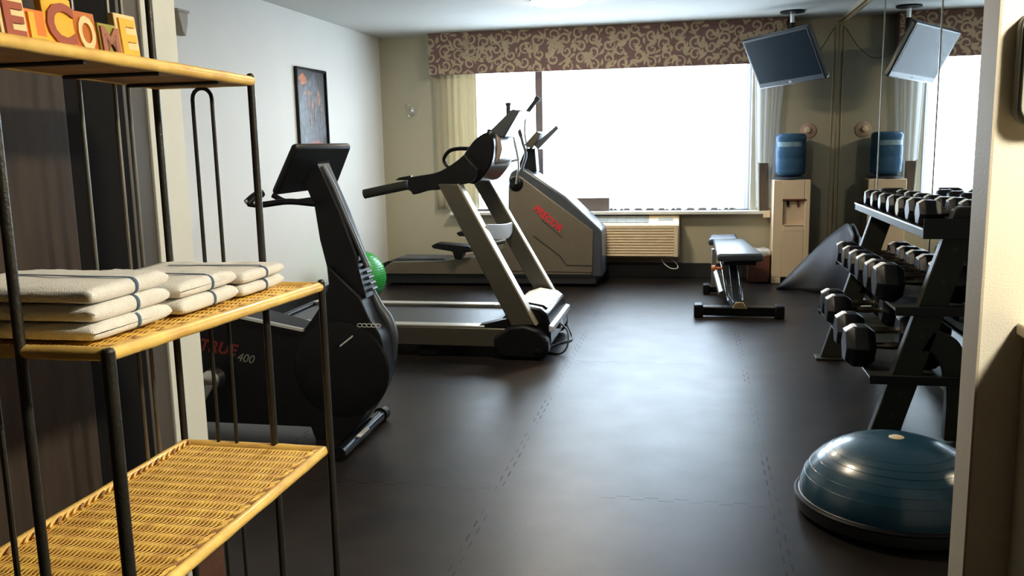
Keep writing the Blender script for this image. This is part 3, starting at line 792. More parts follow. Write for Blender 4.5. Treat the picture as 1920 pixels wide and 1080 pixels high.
# slab: spans y, leans in x-z
yv0, yv1 = 3.58, 4.03
lo = PY(580, 374, 3.8); hi = PY(612, 278, 3.8)
mb = MB()
def quad_slab(c4, th):
    n = (c4[1]-c4[0]).cross(c4[3]-c4[0]).normalized()
    vs = list(c4) + [v + n*th for v in c4]
    return vs
nl = PY(517, 368, yv0); nh = PY(558, 274, yv0)
dxu = nh.x - nl.x; dzu = nh.z - nl.z
fl = Vector((PY(632, 372, yv1).x, yv1, nl.z+.01)); fh = Vector((PY(662, 278, yv1).x, yv1, nh.z))
c4 = [nl, fl, fh, nh]
n_ = (fl-nl).cross(nh-nl).normalized(); 
if n_.x > 0: n_ = -n_
vs = c4 + [v + n_*.035 for v in c4]
mb.add(vs, [(0,1,2,3),(7,6,5,4),(0,4,5,1),(1,5,6,2),(2,6,7,3),(3,7,4,0)])
mb.build('console', 'black_matte', bike, bevel=.02, seg=3)
mb = MB(); cen = sum(c4, Vector())/4
sc = [cen + (v-cen)*.82 + n_*.0352 for v in c4]; sc2 = [v + n_*.002 for v in sc]
mb.add(sc+sc2, [(0,1,2,3),(7,6,5,4),(0,4,5,1),(1,5,6,2),(2,6,7,3),(3,7,4,0)]).build('display', 'screen', bike)
# handlebars: reach back towards the rider, then hook up
hb0 = PY(590, 382, BM-.12)
pth = [hb0, PY(540, 378, 3.62), PY(490, 384, 3.58), PY(466, 382, 3.58)]
MB().tube(spline(pth, 6), .0135, 12).build('handlebar', 'black_gloss', bike)
MB().tube(spline([PY(464, 382, 3.575), PY(476, 371, 3.60), PY(491, 361, 3.64)], 5), [.021]*10+[.019], 14).build('handgrip', 'black_matte', bike)
MB().lathe([(.0001, -.006), (.006, -.004), (.006, 0)], PY(463, 377, 3.552), 10, 'y').lathe([(.0001, -.006), (.006, -.004), (.006, 0)], PY(478, 380, 3.552), 10, 'y').build('screw_cap', 'chrome', bike)
pth = [Vector((hb0.x, BM+.12, hb0.z)), Vector((hb0.x-.13, BM+.22, hb0.z+.0)), Vector((hb0.x-.30, BM+.25, hb0.z-.015)), Vector((hb0.x-.38, BM+.24, hb0.z+.02))]
MB().tube(spline(pth, 6), .0135, 12).build('handlebar', 'black_gloss', bike)
# silver seat rail
ra, rb = PY(567, 622, BY0), PY(455, 596, BY0)
MB().obox(rb + Vector((-.35, 0, .055)), ra-rb+Vector((.35, 0, -.055)), (0, .02, 0), (0, 0, .012)).build('seat_rail', 'rail', bike)
MB().prism([(-2.98, .30), (-2.52, .36), (-2.50, .46), (-2.96, .42)], 3.60, 3.94).build('seat', 'black_matte', bike, bevel=.03, seg=3)
MB().prism([(-3.10, .95), (-3.02, .98), (-2.90, .48), (-3.0, .42)], 3.58, 3.96).build('seat_back', 'black_matte', bike, bevel=.03, seg=3)
# stabilisers with end caps
s0 = P(640, 850, 2, .03); s1 = P(714, 778, 2, .035)
mb = MB().tube([(s0.x, s0.y-.02, .035), (s1.x, s1.y, .035)], .028, 14).build('front_stabiliser', 'black_gloss', bike)
MB().lathe([(.0001, 0), (.036, .004), (.036, .05), (.03, .055)], (s1.x, s1.y-.01, .037), 18, 'y').build('stabiliser_cap', 'black_matte', bike)
dv = Vector((s1.x-s0.x, s1.y-s0.y, 0)).normalized(); sd = Vector((dv.y, -dv.x, 0))
st = P(676, 815, 2, .05)
MB().obox(Vector((st.x, st.y-.05, .055)), dv*.12, sd*.02, Vector((0, 0, .006))).build('warning_sticker', 'white_print', bike)
MB().tube([(-2.72, BY0-.05, .03), (-2.72, BY1+.05, .03)], .028, 14).build('rear_stabiliser', 'black_gloss', bike)
# pedal crank seen between shelf rods
ck = PY(396, 712, BY0-.05)
MB().lathe([(.0001, -.02), (.03, -.018), (.045, -.008), (.05, .04)], ck, 24, 'y').build('crank_cap', 'steel', bike)
MB().obox(ck+Vector((-.02, -.02, -.02)), (.04, 0, 0), (0, .02, 0), (-.09, 0, -.13)).build('crank_arm', 'grey_and_sheen', bike, bevel=.004)
MB().box((ck.x-.17, ck.y-.12, ck.z-.185), (ck.x-.06, ck.y-.02, ck.z-.155)).build('pedal', 'black_matte', bike, bevel=.006)
# lettering
fx = BY0 + .048
a_ = PY(372, 655, fx); b_ = PY(440, 667, fx)
u = (b_-a_); mb = text_into(MB(), 'TRUE', .078, a_, u, (-u.z, 0, u.x), (0, -1, 0), .001, shear=.3, bold=.003); mb.build('red_lettering', 'dull_red', bike)
a_ = PY(443, 676, fx); mb = text_into(MB(), '400', .058, a_, u, (-u.z, 0, u.x), (0, -1, 0), .001, shear=.3); mb.build('model_number', 'panel_rim', bike)
# small decals at the front
a_ = PY(637, 651, BY0-.008); b_ = PY(661, 632, BY0-.008)
MB().obox(a_, b_-a_, (0, .003, 0), (0, 0, .008)).build('decal', 'white_print', bike)
mb = MB(); a_ = PY(668, 616, BY0+.0); 
for k in range(5): mb.tube([(a_.x+.022*k+.012*math.cos(2*PI*i/10), BY0+.042, a_.z+.006+.008*math.sin(2*PI*i/10)) for i in range(10)], .0016, 5, close=True)
mb.build('decal_scrawl', 'white_print', bike)

# ------------------------------------------------------------------ treadmill
T0, T1 = 5.30, 6.14
tm = thing('treadmill', (-1.6, 5.7, 0), 'grey and black treadmill with white paper on its motor hood', 'treadmill')
xr_ = -2.78
for ya, yb in ((T0, T0+.09), (T1-.09, T1)):
    MB().box((xr_, ya, .075), (-1.0, yb, .198)).build('side_frame', 'olive', tm, bevel=.008)
    MB().box((xr_+.01, ya+.005, .198), (-1.28, yb-.005, .212)).build('side_rail', 'rail', tm, bevel=.004)
MB().box((xr_+.03, T0+.09, .15), (-1.15, T1-.09, .188)).build('belt', 'belt', tm, bevel=.015, seg=3)
for ya in (T0+.02, T1-.08):
    MB().lathe([(.03, -.03), (.035, -.02), (.035, .02), (.03, .03)], (xr_+.12, ya+.03, .036), 16, 'y').build('rear_foot', 'black_matte', tm)
    MB().box((-1.72, ya, .004), (-1.60, ya+.05, .08)).build('middle_foot', 'black_matte', tm, bevel=.006)
MB().box((xr_-.03, T0, .07), (xr_+.02, T1, .205)).build('rear_cap', 'black_matte', tm, bevel=.012)
# foot plates rising to the hood
for ya, yb in ((T0+.01, T0+.10), (T1-.10, T1-.01)):
    MB().prism([(-1.32, .212), (-1.12, .262), (-1.05, .262), (-1.05, .20), (-1.3, .20)], ya, yb).build('foot_plate', 'black_matte', tm, bevel=.004)
hood = [(-1.22, .15), (-1.20, .225), (-1.13, .30), (-1.04, .335), (-.93, .315), (-.885, .28), (-.868, .20), (-.865, .09), (-.90, .04), (-1.2, .04)]
MB().prism(hood, T0+.07, T1-.04).build('motor_hood', 'black_gloss', tm, bevel=.014, seg=3)
MB().prism([(-.875, .215), (-.845, .205), (-.845, .175), (-.875, .17)], T0+.05, T1-.02).build('bumper_strip', 'pale_plastic', tm, bevel=.004)
MB().prism([(-1.17, .245), (-1.13, .272), (-1.06, .298), (-1.0, .292), (-1.0, .275), (-1.17, .22)], T0+.055, T0+.072).build('hood_edge', 'tan_edge', tm)
cap = [(-1.20, .03), (-1.22, .14), (-1.12, .215), (-1.02, .225), (-.93, .20), (-.87, .13), (-.865, .06), (-.90, .012), (-1.15, .012)]
MB().prism(cap, T0-.03, T0+.07).build('end_cap', 'black_matte', tm, bevel=.02, seg=3)
MB().prism(cap, T1-.04, T1+.03).build('end_cap', 'black_matte', tm, bevel=.02, seg=3)
MB().lathe([(.0001, -.012), (.012, -.01), (.03, -.004), (.035, .03)], (-.93, T0-.03, .055), 18, 'y').build('wheel', 'black_gloss', tm)
cab = PY(1061, 640, 5.75)
MB().box((cab.x-.05, 5.66, .13), (cab.x-.02, 5.76, .19)).build('socket', 'steel', tm, bevel=.003)
MB().tube(spline([(cab.x-.03, 5.7, .16), (cab.x+.03, 5.62, .12), (cab.x+.045, 5.5, .05), (cab.x+.0, 5.45, .008), (cab.x-.12, 5.55, .007), (cab.x-.05, 5.75, .007), (cab.x+.02, 5.9, .008), (cab.x-.08, 6.4, .007)], 6), .006, 8).build('power_cord', 'black_matte', tm)
# paper on the hood
hz = lambda x: .335 + (x+1.04)*(-.02/.11)
p0 = Vector((-1.045, T0+.17, .3395)); p1 = Vector((-.915, T0+.17, .312))
t = MB()
t.add([(-1.12, T0+.16, .316), (-1.04, T0+.16, .342), (-.925, T0+.16, .3215), (-.90, T0+.16, .303), (-1.12, T1-.12, .316), (-1.04, T1-.12, .342), (-.925, T1-.12, .3215), (-.90, T1-.12, .303)],
      [(0,1,5,4),(1,2,6,5),(2,3,7,6)])
o = t.build('paper_sheet', 'paper', org=(-1.0, 5.7, .33), smooth=False); md = o.modifiers.new('s', 'SOLIDIFY'); md.thickness = .002; md.offset = 1
tag(o, 'white paper sheet lying over the motor hood of the treadmill', 'paper')
t = MB(); 
t.add([(-1.31, 5.75, .262), (-1.17, 5.72, .284), (-1.15, 5.95, .282), (-1.30, 5.97, .262)], [(0,1,2,3)])
o = t.build('crumpled_paper', 'paper', org=(-1.23, 5.85, .2), smooth=False); md = o.modifiers.new('s', 'SOLIDIFY'); md.thickness = .002
tag(o, 'small loose paper lying on the belt just behind the treadmill hood', 'paper')
o.location.z = .2 - .0
# uprights
def upright(pix, Y0, Y1, edge_side):
    po = xz(pix, Y0)
    MB().prism(po, Y0, Y1).build('upright', 'olive', tm, bevel=.008)
    a_, b_ = Vector((po[1][0], 0, po[1][1])), Vector((po[2][0], 0, po[2][1]))
    MB().obox((a_.x-.004, Y0-.004, a_.z), (.012, 0, 0), (0, Y1-Y0+.008, 0), (b_.x-a_.x, 0, b_.z-a_.z)).build('upright_edge', 'tan_edge', tm)
upright([(820, 345), (858, 345), (1004, 610), (958, 612)], T0+.0, T0+.09, 1)
upright([(884, 338), (916, 338), (1037, 547), (1004, 549)], T1-.07, T1, 1)
a_ = xz([(901, 420), (972, 440)], T0+.05)
xa = PY(918, 425, T0+.06).x; 
mb = MB(); n = 12
prof = []
for i in range(n+1):
    q = i/n; y = T0+.09 + (T1-.07-T0-.09)*q; sag = -.035*math.sin(PI*q)
    xx = PY(912, 430, T0+.09).x*(1-q) + PY(958, 428, T1-.07).x*q + .03*math.sin(PI*q)
    zt = PY(912, 420, T0+.09).z*(1-q) + PY(958, 416, T1-.07).z*q + sag*.2; zb_ = PY(912, 445, T0+.09).z*(1-q) + PY(958, 432, T1-.07).z*q + sag
    prof.append([(xx, y, zt), (xx+.014, y, zt-.004), (xx+.014, y, zb_), (xx, y, zb_)])
vs = [p for r_ in prof for p in r_]; fs = [(4*i+j, 4*i+(j+1)%4, 4*i+4+(j+1)%4, 4*i+4+j) for i in range(n) for j in range(4)] + [(3,2,1,0), tuple(4*n+j for j in range(4))]
mb.add(vs, fs).build('cross_brace', 'pale_plastic', tm)
# handrail arms
def arm(Y, name='handrail'):
    pts = [PY(683, 364, Y), PY(720, 356, Y), PY(764, 347, Y)]
    MB().tube(pts, .030, 18).build('foam_grip', 'foam', tm)
    pl = spl2(xz([(764, 333), (782, 330), (820, 323), (850, 306), (870, 290)], Y-.04), 4) + spl2(xz([(895, 318), (885, 340), (858, 348), (830, 355), (800, 358), (776, 365), (770, 359), (764, 356)], Y-.04), 4)
    MB().prism(pl, Y-.04, Y+.05).build('arm_housing', 'black_matte', tm, bevel=.014, seg=3)
arm(T0+.05)
MB().prism(xz([(740, 338), (748, 333), (770, 329), (771, 338)], T0+.03), T0+.03, T0+.07).build('sensor_pad', 'black_gloss', tm, bevel=.004)
hp = [PY(x, y, T1-.06) for x, y in ((905, 281), (880, 279), (858, 279), (843, 283), (834, 293), (833, 303), (842, 314), (862, 322))]
MB().tube(spline(hp, 5), .0135, 12).build('far_handrail', 'black_gloss', tm)
# console pod
cp = spl2(xz([(838, 345), (853, 318), (868, 292), (886, 266), (903, 252), (918, 246)], T0+.10), 4) + spl2(xz([(924, 256), (926, 276), (922, 304), (908, 328), (890, 345), (868, 340)], T0+.10), 4)
MB().prism(cp, T0+.10, T1-.10).build('console_pod', 'black_gloss', tm, bevel=.03, seg=4)
mb = MB().prism(xz([(898, 254), (918, 245), (934, 258), (938, 280), (931, 304), (912, 318)], T0+.16), T0+.2, T1-.20).build('console_back', 'sheen_shell', tm, bevel=.02, seg=3)
ra = xz([(910, 252), (958, 205), (974, 206), (944, 258)], T0+.2)
MB().prism(ra, T0+.22, T1-.28).build('display_panel', 'slate', tm, bevel=.008)
MB().lathe([(.0001, .02), (.012, .016), (.014, 0)], PY(917, 248, T0+.2), 12).build('stop_button', 'black_gloss', tm)

# ------------------------------------------------------------------ elliptical
E0, E1 = 8.10, 8.56
el = thing('elliptical_trainer', (-1.9, 8.4, 0), 'taupe cross trainer with red lettering on its tall drive housing by the window', 'cross trainer')
core = xz([(953, 335), (958, 322), (972, 315), (985, 318), (1060, 368), (1128, 432), (1130, 520), (1100, 521), (940, 521), (940, 480), (952, 420)], E0+.02)
MB().prism(core, E0+.02, E1).build('drive_housing', 'slate', el, bevel=.02, seg=3)
shell = xz([(955, 350), (957, 332), (972, 328), (1112, 433), (1111, 512), (905, 508), (925, 478), (945, 462), (955, 420)], E0)
MB().prism(shell, E0, E0+.03).build('side_panel', 'beige_shell', el, bevel=.008)
bp_ = xz([(722, 500), (735, 491), (835, 489), (880, 483), (940, 476), (960, 500), (1110, 505), (1110, 516), (722, 514)], E0+.005)
MB().prism(bp_, E0+.005, E1-.02).build('base_cover', 'beige_shell', el, bevel=.008)
MB().prism(xz([(722, 513), (1116, 515), (1118, 533), (722, 531)], E0+.03), E0+.03, E1-.04).build('base_frame', 'black_base', el, bevel=.006)
MB().prism(xz([(730, 489), (745, 484), (830, 485), (842, 490)], E0+.05), E0+.06, E1-.1).build('ramp_track', 'slate', el, bevel=.004)
cq = xz([(968, 345)], E0)[0]
MB().lathe([(.0001, -.02), (.045, -.018), (.065, -.008), (.07, .01)], (cq[0], E0, cq[1]), 24, 'y').build('pivot_cap', 'black_gloss', el)
MB().tube([PY(1050, 480, E0-.001), PY(1000, 442, E0-.001)], .004, 6).tube([PY(1110, 498, E0-.001), PY(1062, 497, E0-.001), PY(1050, 480, E0-.001)], .004, 6).build('panel_seam', 'black_base', el)
for (yy, dx, dy) in ((E0-.06, 0, 0), (E0+.30, 22, -24)):
    pl = [(808+dx, 461+dy), (818+dx, 456+dy), (880+dx, 462+dy), (886+dx, 472+dy), (868+dx, 474+dy), (862+dx, 486+dy), (852+dx, 486+dy), (848+dx, 472+dy), (812+dx, 466+dy)]
    if dx: pl = [(855, 437), (862, 434), (925, 438), (925, 446), (860, 443)]
    MB().prism(xz(pl, yy), yy, yy+.17).build('pedal', 'black_matte', el, bevel=.008)
    MB().tube([PY(870 if not dx else 915, 470 if not dx else 440, yy+.08), PY(968, 448, yy+.08)], .018, 10).build('pedal_arm', 'olive', el)
# mast, console, arms
MB().prism(xz([(966, 325), (985, 280), (1003, 275), (1007, 322)], E0+.2), E0+.18, E0+.34).build('mast', 'black_matte', el, bevel=.01)
MB().prism(xz([(985, 272), (1008, 246), (1016, 250), (1000, 280)], E0+.15), E0+.08, E0+.42).build('console', 'olive', el, bevel=.008)
MB().prism(xz([(1002, 272), (1044, 235), (1048, 241), (1010, 280)], E0+.15), E0+.12, E0+.42).build('reading_rack', 'slate', el, bevel=.005)
MB().tube(spline([PY(974, 244, E0+.03), PY(980, 268, E0+.03), PY(986, 290, E0+.03), PY(980, 312, E0+.03), PY(976, 335, E0+.03)], 5), .014, 10).build('fixed_handle', 'slate', el)
MB().tube([PY(973, 243, E0+.03), PY(977, 256, E0+.03)], .018, 12).build('fixed_grip', 'foam', el)
MB().tube(spline([PY(968, 345, E0-.02), PY(972, 305, E0-.02), PY(962, 255, E0-.02), PY(953, 215, E0-.02)], 5), .012, 10).build('moving_handle', 'steel', el)
MB().tube([PY(953, 217, E0-.02), PY(953, 196, E0-.02)], .021, 12).lathe([(.021, 0), (.027, .008), (.027, .02), (.018, .026)], PY(953, 198, E0-.02), 14).build('handle_grip', 'foam', el)
MB().tube(spline([PY(990, 340, E1-.03), PY(992, 300, E1-.03), PY(984, 250, E1-.03), PY(986, 216, E1-.03)], 5), .012, 10).build('moving_handle', 'steel', el)
MB().tube([PY(986, 214, E1-.03), PY(1007, 186, E1-.03)], .021, 12).tube([PY(1005, 189, E1-.03), PY(1010, 182, E1-.03)], .029, 12).build('handle_grip', 'foam', el)
MB().tube([PY(975, 298, E0+.22), PY(955, 303, E0+.2), PY(940, 296, E0+.2)], .014, 10).build('bottle_holder', 'steel', el)
a_ = PY(999, 393, E0-.002); b_ = PY(1057, 442, E0-.002); u = b_-a_
ang_ = Vector((-u.z, 0, u.x))
mb = text_into(MB(), 'PRECOR', .088, a_, u, ang_, (0, -1, 0), .002, bold=.004); mb.build('red_lettering', 'red', el)
a_ = PY(1016, 412, E0-.001); b_ = PY(1056, 446, E0-.001)
MB().obox(a_, b_-a_, (0, .002, 0), (-.004, 0, -.007)).build('underline', 'black_base', el)

# green exercise ball
br = .232; by = 7.12; bc = PY(674, 524, by)
tag(MB().lathe([(max(.0001, br*math.sin(PI*i/24)), -br*math.cos(PI*i/24)) for i in range(25)], (bc.x, by, br+.001), 40).build('exercise_ball', 'greenball', org=(bc.x, by, 0), ang=180), 'shiny green exercise ball on the floor behind the bike', 'ball')

# ------------------------------------------------------------------ air conditioner under the window
ax1 = PY(1273, 450, 8.58).x; ax0 = -1.22; az0 = PY(1270, 484, 8.58).z; az1 = PY(1270, 421, 8.58).z
ac = thing('air_conditioner', ((ax0+ax1)/2, YB, az0), 'cream through-wall air conditioner with slatted front under the window', 'air conditioner')
zt = .632
MB().prism([(8.60, az0), (8.59, az0+.02), (8.59, az1-.01), (8.61, az1+.005), (8.78, zt), (YB-.016, zt), (YB-.016, az0)], ax0, ax1, 0).build('casing', 'cream_plastic', ac, bevel=.012, seg=3)
mb = MB(); mb.box((ax0+.01, 8.585, az0+.012), (ax1-.012, 8.595, az1-.008)); mb.build('grille_recess', 'recess', ac)
mb = MB(); nsl = 10; hh = (az1-az0-.055)/nsl
for i in range(nsl):
    z = az0+.018+hh*i; mb.prism([(8.574, z), (8.574, z+hh*.5), (8.588, z+hh*.78), (8.588, z)], ax0+.012, ax1-.05, 0)
mb.box((ax1-.05, 8.574, az0+.012), (ax1-.01, 8.59, az1-.01)).box((ax0+.012, 8.574, az1-.04), (ax1-.05, 8.59, az1-.01))
mb.build('slats', 'cream_plastic', ac, bevel=.002)
def on_top(x0, x1, t0, t1, lift):
    def pt(x, t): return Vector((x, 8.61+(8.78-8.61)*t, az1+.005+(zt-az1-.005)*t+.001))
    nrm = Vector((0, -(zt-az1), .17)).normalized()*lift
    p = [pt(x0, t0), pt(x1, t0), pt(x1, t1), pt(x0, t1)]; return p + [q+nrm for q in p]
mb = MB(); BX = [(0,1,2,3),(7,6,5,4),(0,4,5,1),(1,5,6,2),(2,6,7,3),(3,7,4,0)]
gx1 = PY(1217, 410, 8.7).x
mb.add(on_top(ax0+.02, gx1, .12, .95, .003), BX); mb.build('outlet_grille', 'greybox', ac)
mb = MB()
for i in range(9): x = ax0+.03+i*(gx1-ax0-.06)/8; mb.add(on_top(x-.004, x+.004, .12, .95, .006), BX)
for i in range(6): mb.add(on_top(ax0+.02, gx1, .15+i*.15, .17+i*.15, .005), BX)
mb.build('outlet_louvres', 'grey_and_sheen', ac)
mb = MB(); mb.add(on_top(gx1+.09, ax1-.06, .35, .62, .004), BX); mb.build('control_panel', 'greybox', ac)
MB().tube(spline([PY(1240, 485, 8.66), PY(1246, 495, 8.64), PY(1258, 503, 8.62), PY(1270, 503, 8.62), PY(1269, 495, 8.66), PY(1258, 486, 8.7)], 6), .0055, 8).build('power_cord', 'bag', ac)

# ------------------------------------------------------------------ water cooler
cx0, cx1 = .735, 1.063; cy0, cy1 = 8.5, 8.80
cl = thing('water_cooler', ((cx0+cx1)/2, 8.65, 0), 'cream floor-standing water cooler in the corner beside the mirror', 'water cooler')
def casing():
    mb = MB()
    rx0, rx1 = cx0+.085, cx1-.05; rz0, rz1 = .55, .78
    z0, z1 = .06, .965
    mb.box((cx0, cy0+.06, z0), (cx1, cy1, z1))
    # front skin around the recess
    mb.box((cx0, cy0, z0), (rx0, cy0+.061, z1)).box((rx1, cy0, z0), (cx1, cy0+.061, z1)).box((rx0, cy0, z0), (rx1, cy0+.061, rz0)).box((rx0, cy0, rz1), (rx1, cy0+.061, z1))
    return mb, rx0, rx1, rz0, rz1
mb, rx0, rx1, rz0, rz1 = casing()
mb.build('casing', 'cooler', cl, bevel=.006)
MB().box((cx0, cy0, .003), (cx0+.08, cy1, .06)).build('foot', 'cooler', cl)
MB().box((cx1-.08, cy0, .003), (cx1, cy1, .06)).build('foot', 'cooler', cl)
MB().box((cx0+.08, cy0+.03, .004), (cx1-.08, cy1-.02, .06)).build('kick_recess', 'black_base', cl)
MB().box((rx0+.002, cy0+.03, rz0+.002), (rx1-.002, cy0+.06, rz1-.002)).build('alcove', 'recess', cl)
MB().box((rx0-.005, cy0-.008, rz1-.004), (rx1+.012, cy0+.02, rz1+.012)).build('alcove_brow', 'maroon', cl, bevel=.003)
for k in (0, 1):
    x = rx0+.045+k*.09
    MB().box((x-.012, cy0+.012, rz1-.045), (x+.012, cy0+.05, rz1-.004)).tube([(x, cy0+.02, rz1-.045), (x, cy0+.02, rz1-.065)], .007, 8).build('tap', 'maroon' if k else 'black_gloss', cl, bevel=.002)
MB().box((rx0+.01, cy0-.006, rz0-.006), (rx1-.01, cy0+.05, rz0+.006)).build('drip_tray', 'recess', cl, bevel=.003)
MB().box((rx0, cy0-.002, .497), (rx1+.02, cy0+.002, .503)).build('panel_gap', 'recess', cl)
ccx = (cx0+cx1)/2-.01; ccy = 8.65
MB().lathe([(.15, .965), (.155, .975), (.13, .99), (.10, .995)], (ccx, ccy, 0), 28).build('collar', 'slate', cl)
bt = thing('water_bottle', (ccx, ccy, .99), 'large blue water bottle upside down on the cream cooler', 'water bottle')
prof = [(.06, .996), (.10, 1.0), (.134, 1.018), (.140, 1.045), (.136, 1.06), (.140, 1.075), (.140, 1.15), (.135, 1.163), (.140, 1.176), (.140, 1.24), (.137, 1.25), (.137, 1.325), (.140, 1.335), (.140, 1.355), (.132, 1.378), (.11, 1.388), (.0001, 1.384)]
MB().lathe(prof, (ccx, ccy, 0), 40).build('shell', 'bottle', bt, ang=60)
ls = MB(); n = 16
vs = []
for i in range(n+1):
    a_ = math.radians(-150 + 100*i/n)
    for z in (1.268, 1.312): vs.append((ccx+.1395*math.cos(a_), ccy+.1395*math.sin(a_), z))
ls.add(vs, [(2*i, 2*i+2, 2*i+3, 2*i+1) for i in range(n)]).build('label_band', 'bottle_label', bt, ang=180)
# round plate on the wall
a_ = PY(1516, 245, YB)
t = thing('wall_disc', (a_.x, YB, a_.z), 'small round peach disc on the wall beside the blue bottle', 'wall disc')
MB().lathe([(.0001, -.02), (.045, -.018), (.07, -.008), (.074, -.001)], (a_.x, YB, a_.z), 28, 'y').build('dish', 'pink', t)
MB().lathe([(.0001, -.045), (.022, -.040), (.03, -.03), (.034, -.016)], (a_.x-.01, YB, a_.z+.005), 20, 'y').build('knob', 'cream_plastic', t)

# bin
bx0, bx1 = .52, .72
bn = thing('waste_bin', ((bx0+bx1)/2, 8.62, 0), 'reddish-brown woven bin between the bench and the cooler', 'bin')
mb = MB(); mb.box((bx0, 8.52, .002), (bx1, 8.74, .265)).build('body', 'crate', bn, bevel=.012)
mb = MB(); n = 20; vs = []
for (k, z, g) in ((0, .25, .004), (1, .275, .012), (2, .300, .010), (3, .315, -.02), (4, .31, -.05)):
    for i in range(n):
        a_ = 2*PI*i/n; ca, sa = math.cos(a_), math.sin(a_)
        m_ = max(abs(ca), abs(sa)); rx_, ry_ = ((bx1-bx0)/2+g), (.11+g)
        vs.append(((bx0+bx1)/2+ca/m_**.8*rx_, 8.63+sa/m_**.8*ry_, z+.008*math.sin(a_*5+k)))
fs = [(k*n+i, k*n+(i+1) % n, (k+1)*n+(i+1) % n, (k+1)*n+i) for k in range(4) for i in range(n)] + [[4*n+i for i in range(n)]]
mb.add(vs, fs).build('bin_liner', 'bag', bn, ang=180)

# ------------------------------------------------------------------ weight bench
wb = thing('weight_bench', (.36, 7.4, 0), 'black adjustable weight bench with a slate padded top', 'bench')
def slab(c4, th, name, m, bev=.02):
    mb = MB(); c4 = [Vector(v) for v in c4]
    mb.add([v - Vector((0, 0, th)) for v in c4] + c4, [(3,2,1,0),(4,5,6,7),(0,1,5,4),(1,2,6,5),(2,3,7,6),(3,0,4,7)])
    return mb.build(name, m, wb, bevel=bev, seg=3)
zp = .445
f0, f1, r1, r0 = P(1345, 476, 2, zp), P(1432, 476, 2, zp), P(1395, 447, 2, zp), P(1337, 448, 2, zp)
slab([f0, f1, r1, r0], .065, 'back_pad', 'pad')
g0, g1, g2, g3 = P(1328, 449, 2, .44), P(1385, 448, 2, .44), P(1380, 438, 2, .47), P(1332, 439, 2, .47)
slab([g0, g1, g2, g3], .06, 'seat_pad', 'pad', .02)
MB().box((f0.x+.05, f0.y+.06, zp-.10), (f1.x-.05, r0.y-.1, zp-.066)).build('pad_frame', 'black_matte', wb, bevel=.004)
# T foot
MB().box((.045, 6.78, .015), (.655, 6.87, .085)).build('front_foot', 'black_gloss', wb, bevel=.008)
for x in (.02, .62): MB().box((x, 6.765, .002), (x+.07, 6.885, .10)).build('foot_cap', 'black_matte', wb, bevel=.01)
MB().box((.125, 7.86, .012), (.42, 7.94, .07)).build('rear_foot', 'black_gloss', wb, bevel=.008)
for x in (.10, .38): MB().box((x, 7.84, .002), (x+.06, 7.96, .085)).build('foot_cap', 'black_matte', wb, bevel=.01)
m0 = Vector((.345, 6.82, .10)); m1 = Vector((.27, 7.95, .09))
MB().obox(m0+Vector((-.03, 0, -.045)), (.06, 0, 0), m1-m0, (0, 0, .06)).build('spine', 'black_matte', wb, bevel=.005)
MB().tube([(.25, 7.25, .10), (.215, 7.75, .20)], .035, 14).build('adjust_tube', 'steel', wb)
MB().obox((.315, 6.88, .08), (.06, 0, 0), (0, .05, 0), (-.02, .55, .28)).build('front_strut', 'black_matte', wb, bevel=.005)
MB().obox((.275, 6.98, .10), (.016, 0, 0), (0, .03, 0), (-.045, .5, .26)).build('side_bar', 'chrome', wb, bevel=.002)
MB().obox((.385, 7.0, .10), (.014, 0, 0), (0, .03, 0), (-.02, .5, .26)).build('side_bar', 'chrome', wb, bevel=.002)
MB().box((.17, 7.86, .06), (.21, 7.92, .40)).build('rear_post', 'steel', wb, bevel=.004)
MB().prism([(.305, .075), (.415, .075), (.385, .125), (.33, .125)], 6.768, 6.782).build('foot_plate', 'gold', wb, bevel=.003)
MB().lathe([(.0001, 0), (.022, .004), (.026, .03), (.012, .035), (.010, .09)], (P(1338, 503, 1, 7.3).x-.02, 7.3, PY(1338, 503, 7.3).z), 16, 'x').build('adjust_knob', 'orange', wb)

# ------------------------------------------------------------------ slumped mat against the mirror
mt = MB()
A0 = P(1456, 541, 2, .004); B0 = P(1531, 549, 2, .004); 
apex = Vector((1.285, 8.02, PY(1577, 424, 8.02).z))
G = {}
nu, nv_ = 14, 12
# control rows from floor edge up to the apex ridge
floorline = spline([A0, Vector((.92, 8.10, .004)), B0, Vector((1.25, 7.85, .004)), Vector((1.29, 7.55, .004))], 5)
topline = spline([Vector((A0.x+.02, A0.y+.03, .012)), PY(1500, 497, 8.22), PY(1548, 450, 8.15), apex, Vector((1.295, 7.80, .62)), Vector((1.295, 7.55, .55))], 4)
K = 20
def samp(L, t):
    f_ = t*(len(L)-1); i = min(int(f_), len(L)-2); return L[i].lerp(L[i+1], f_-i)
vs = []; fs = []
for i in range(K+1):
    s = i/K; a_ = samp(floorline, s); b_ = samp(topline, s)
    for j in range(nv_+1):
        t_ = j/nv_; p = a_.lerp(b_, t_)
        bulge = math.sin(PI*t_)*(.05*math.sin(PI*s)+.03*math.sin(3*PI*s+.5))
        p = p + Vector((-bulge*.4, -bulge*1.0, 0)); p.z = max(p.z, .004); p.x = min(p.x, 1.296); vs.append(p)
for i in range(K):
    for j in range(nv_): q = i*(nv_+1)+j; fs.append((q, q+1, q+nv_+2, q+nv_+1))
mt.add(vs, fs)
o = mt.build('exercise_mat', 'mat', org=(1.1, 8.0, 0), ang=180); md = o.modifiers.new('s', 'SOLIDIFY'); md.thickness = .01; md.offset = -1
tag(o, 'dark slate exercise mat slumped against the mirror beyond the dumbbell rack', 'mat')

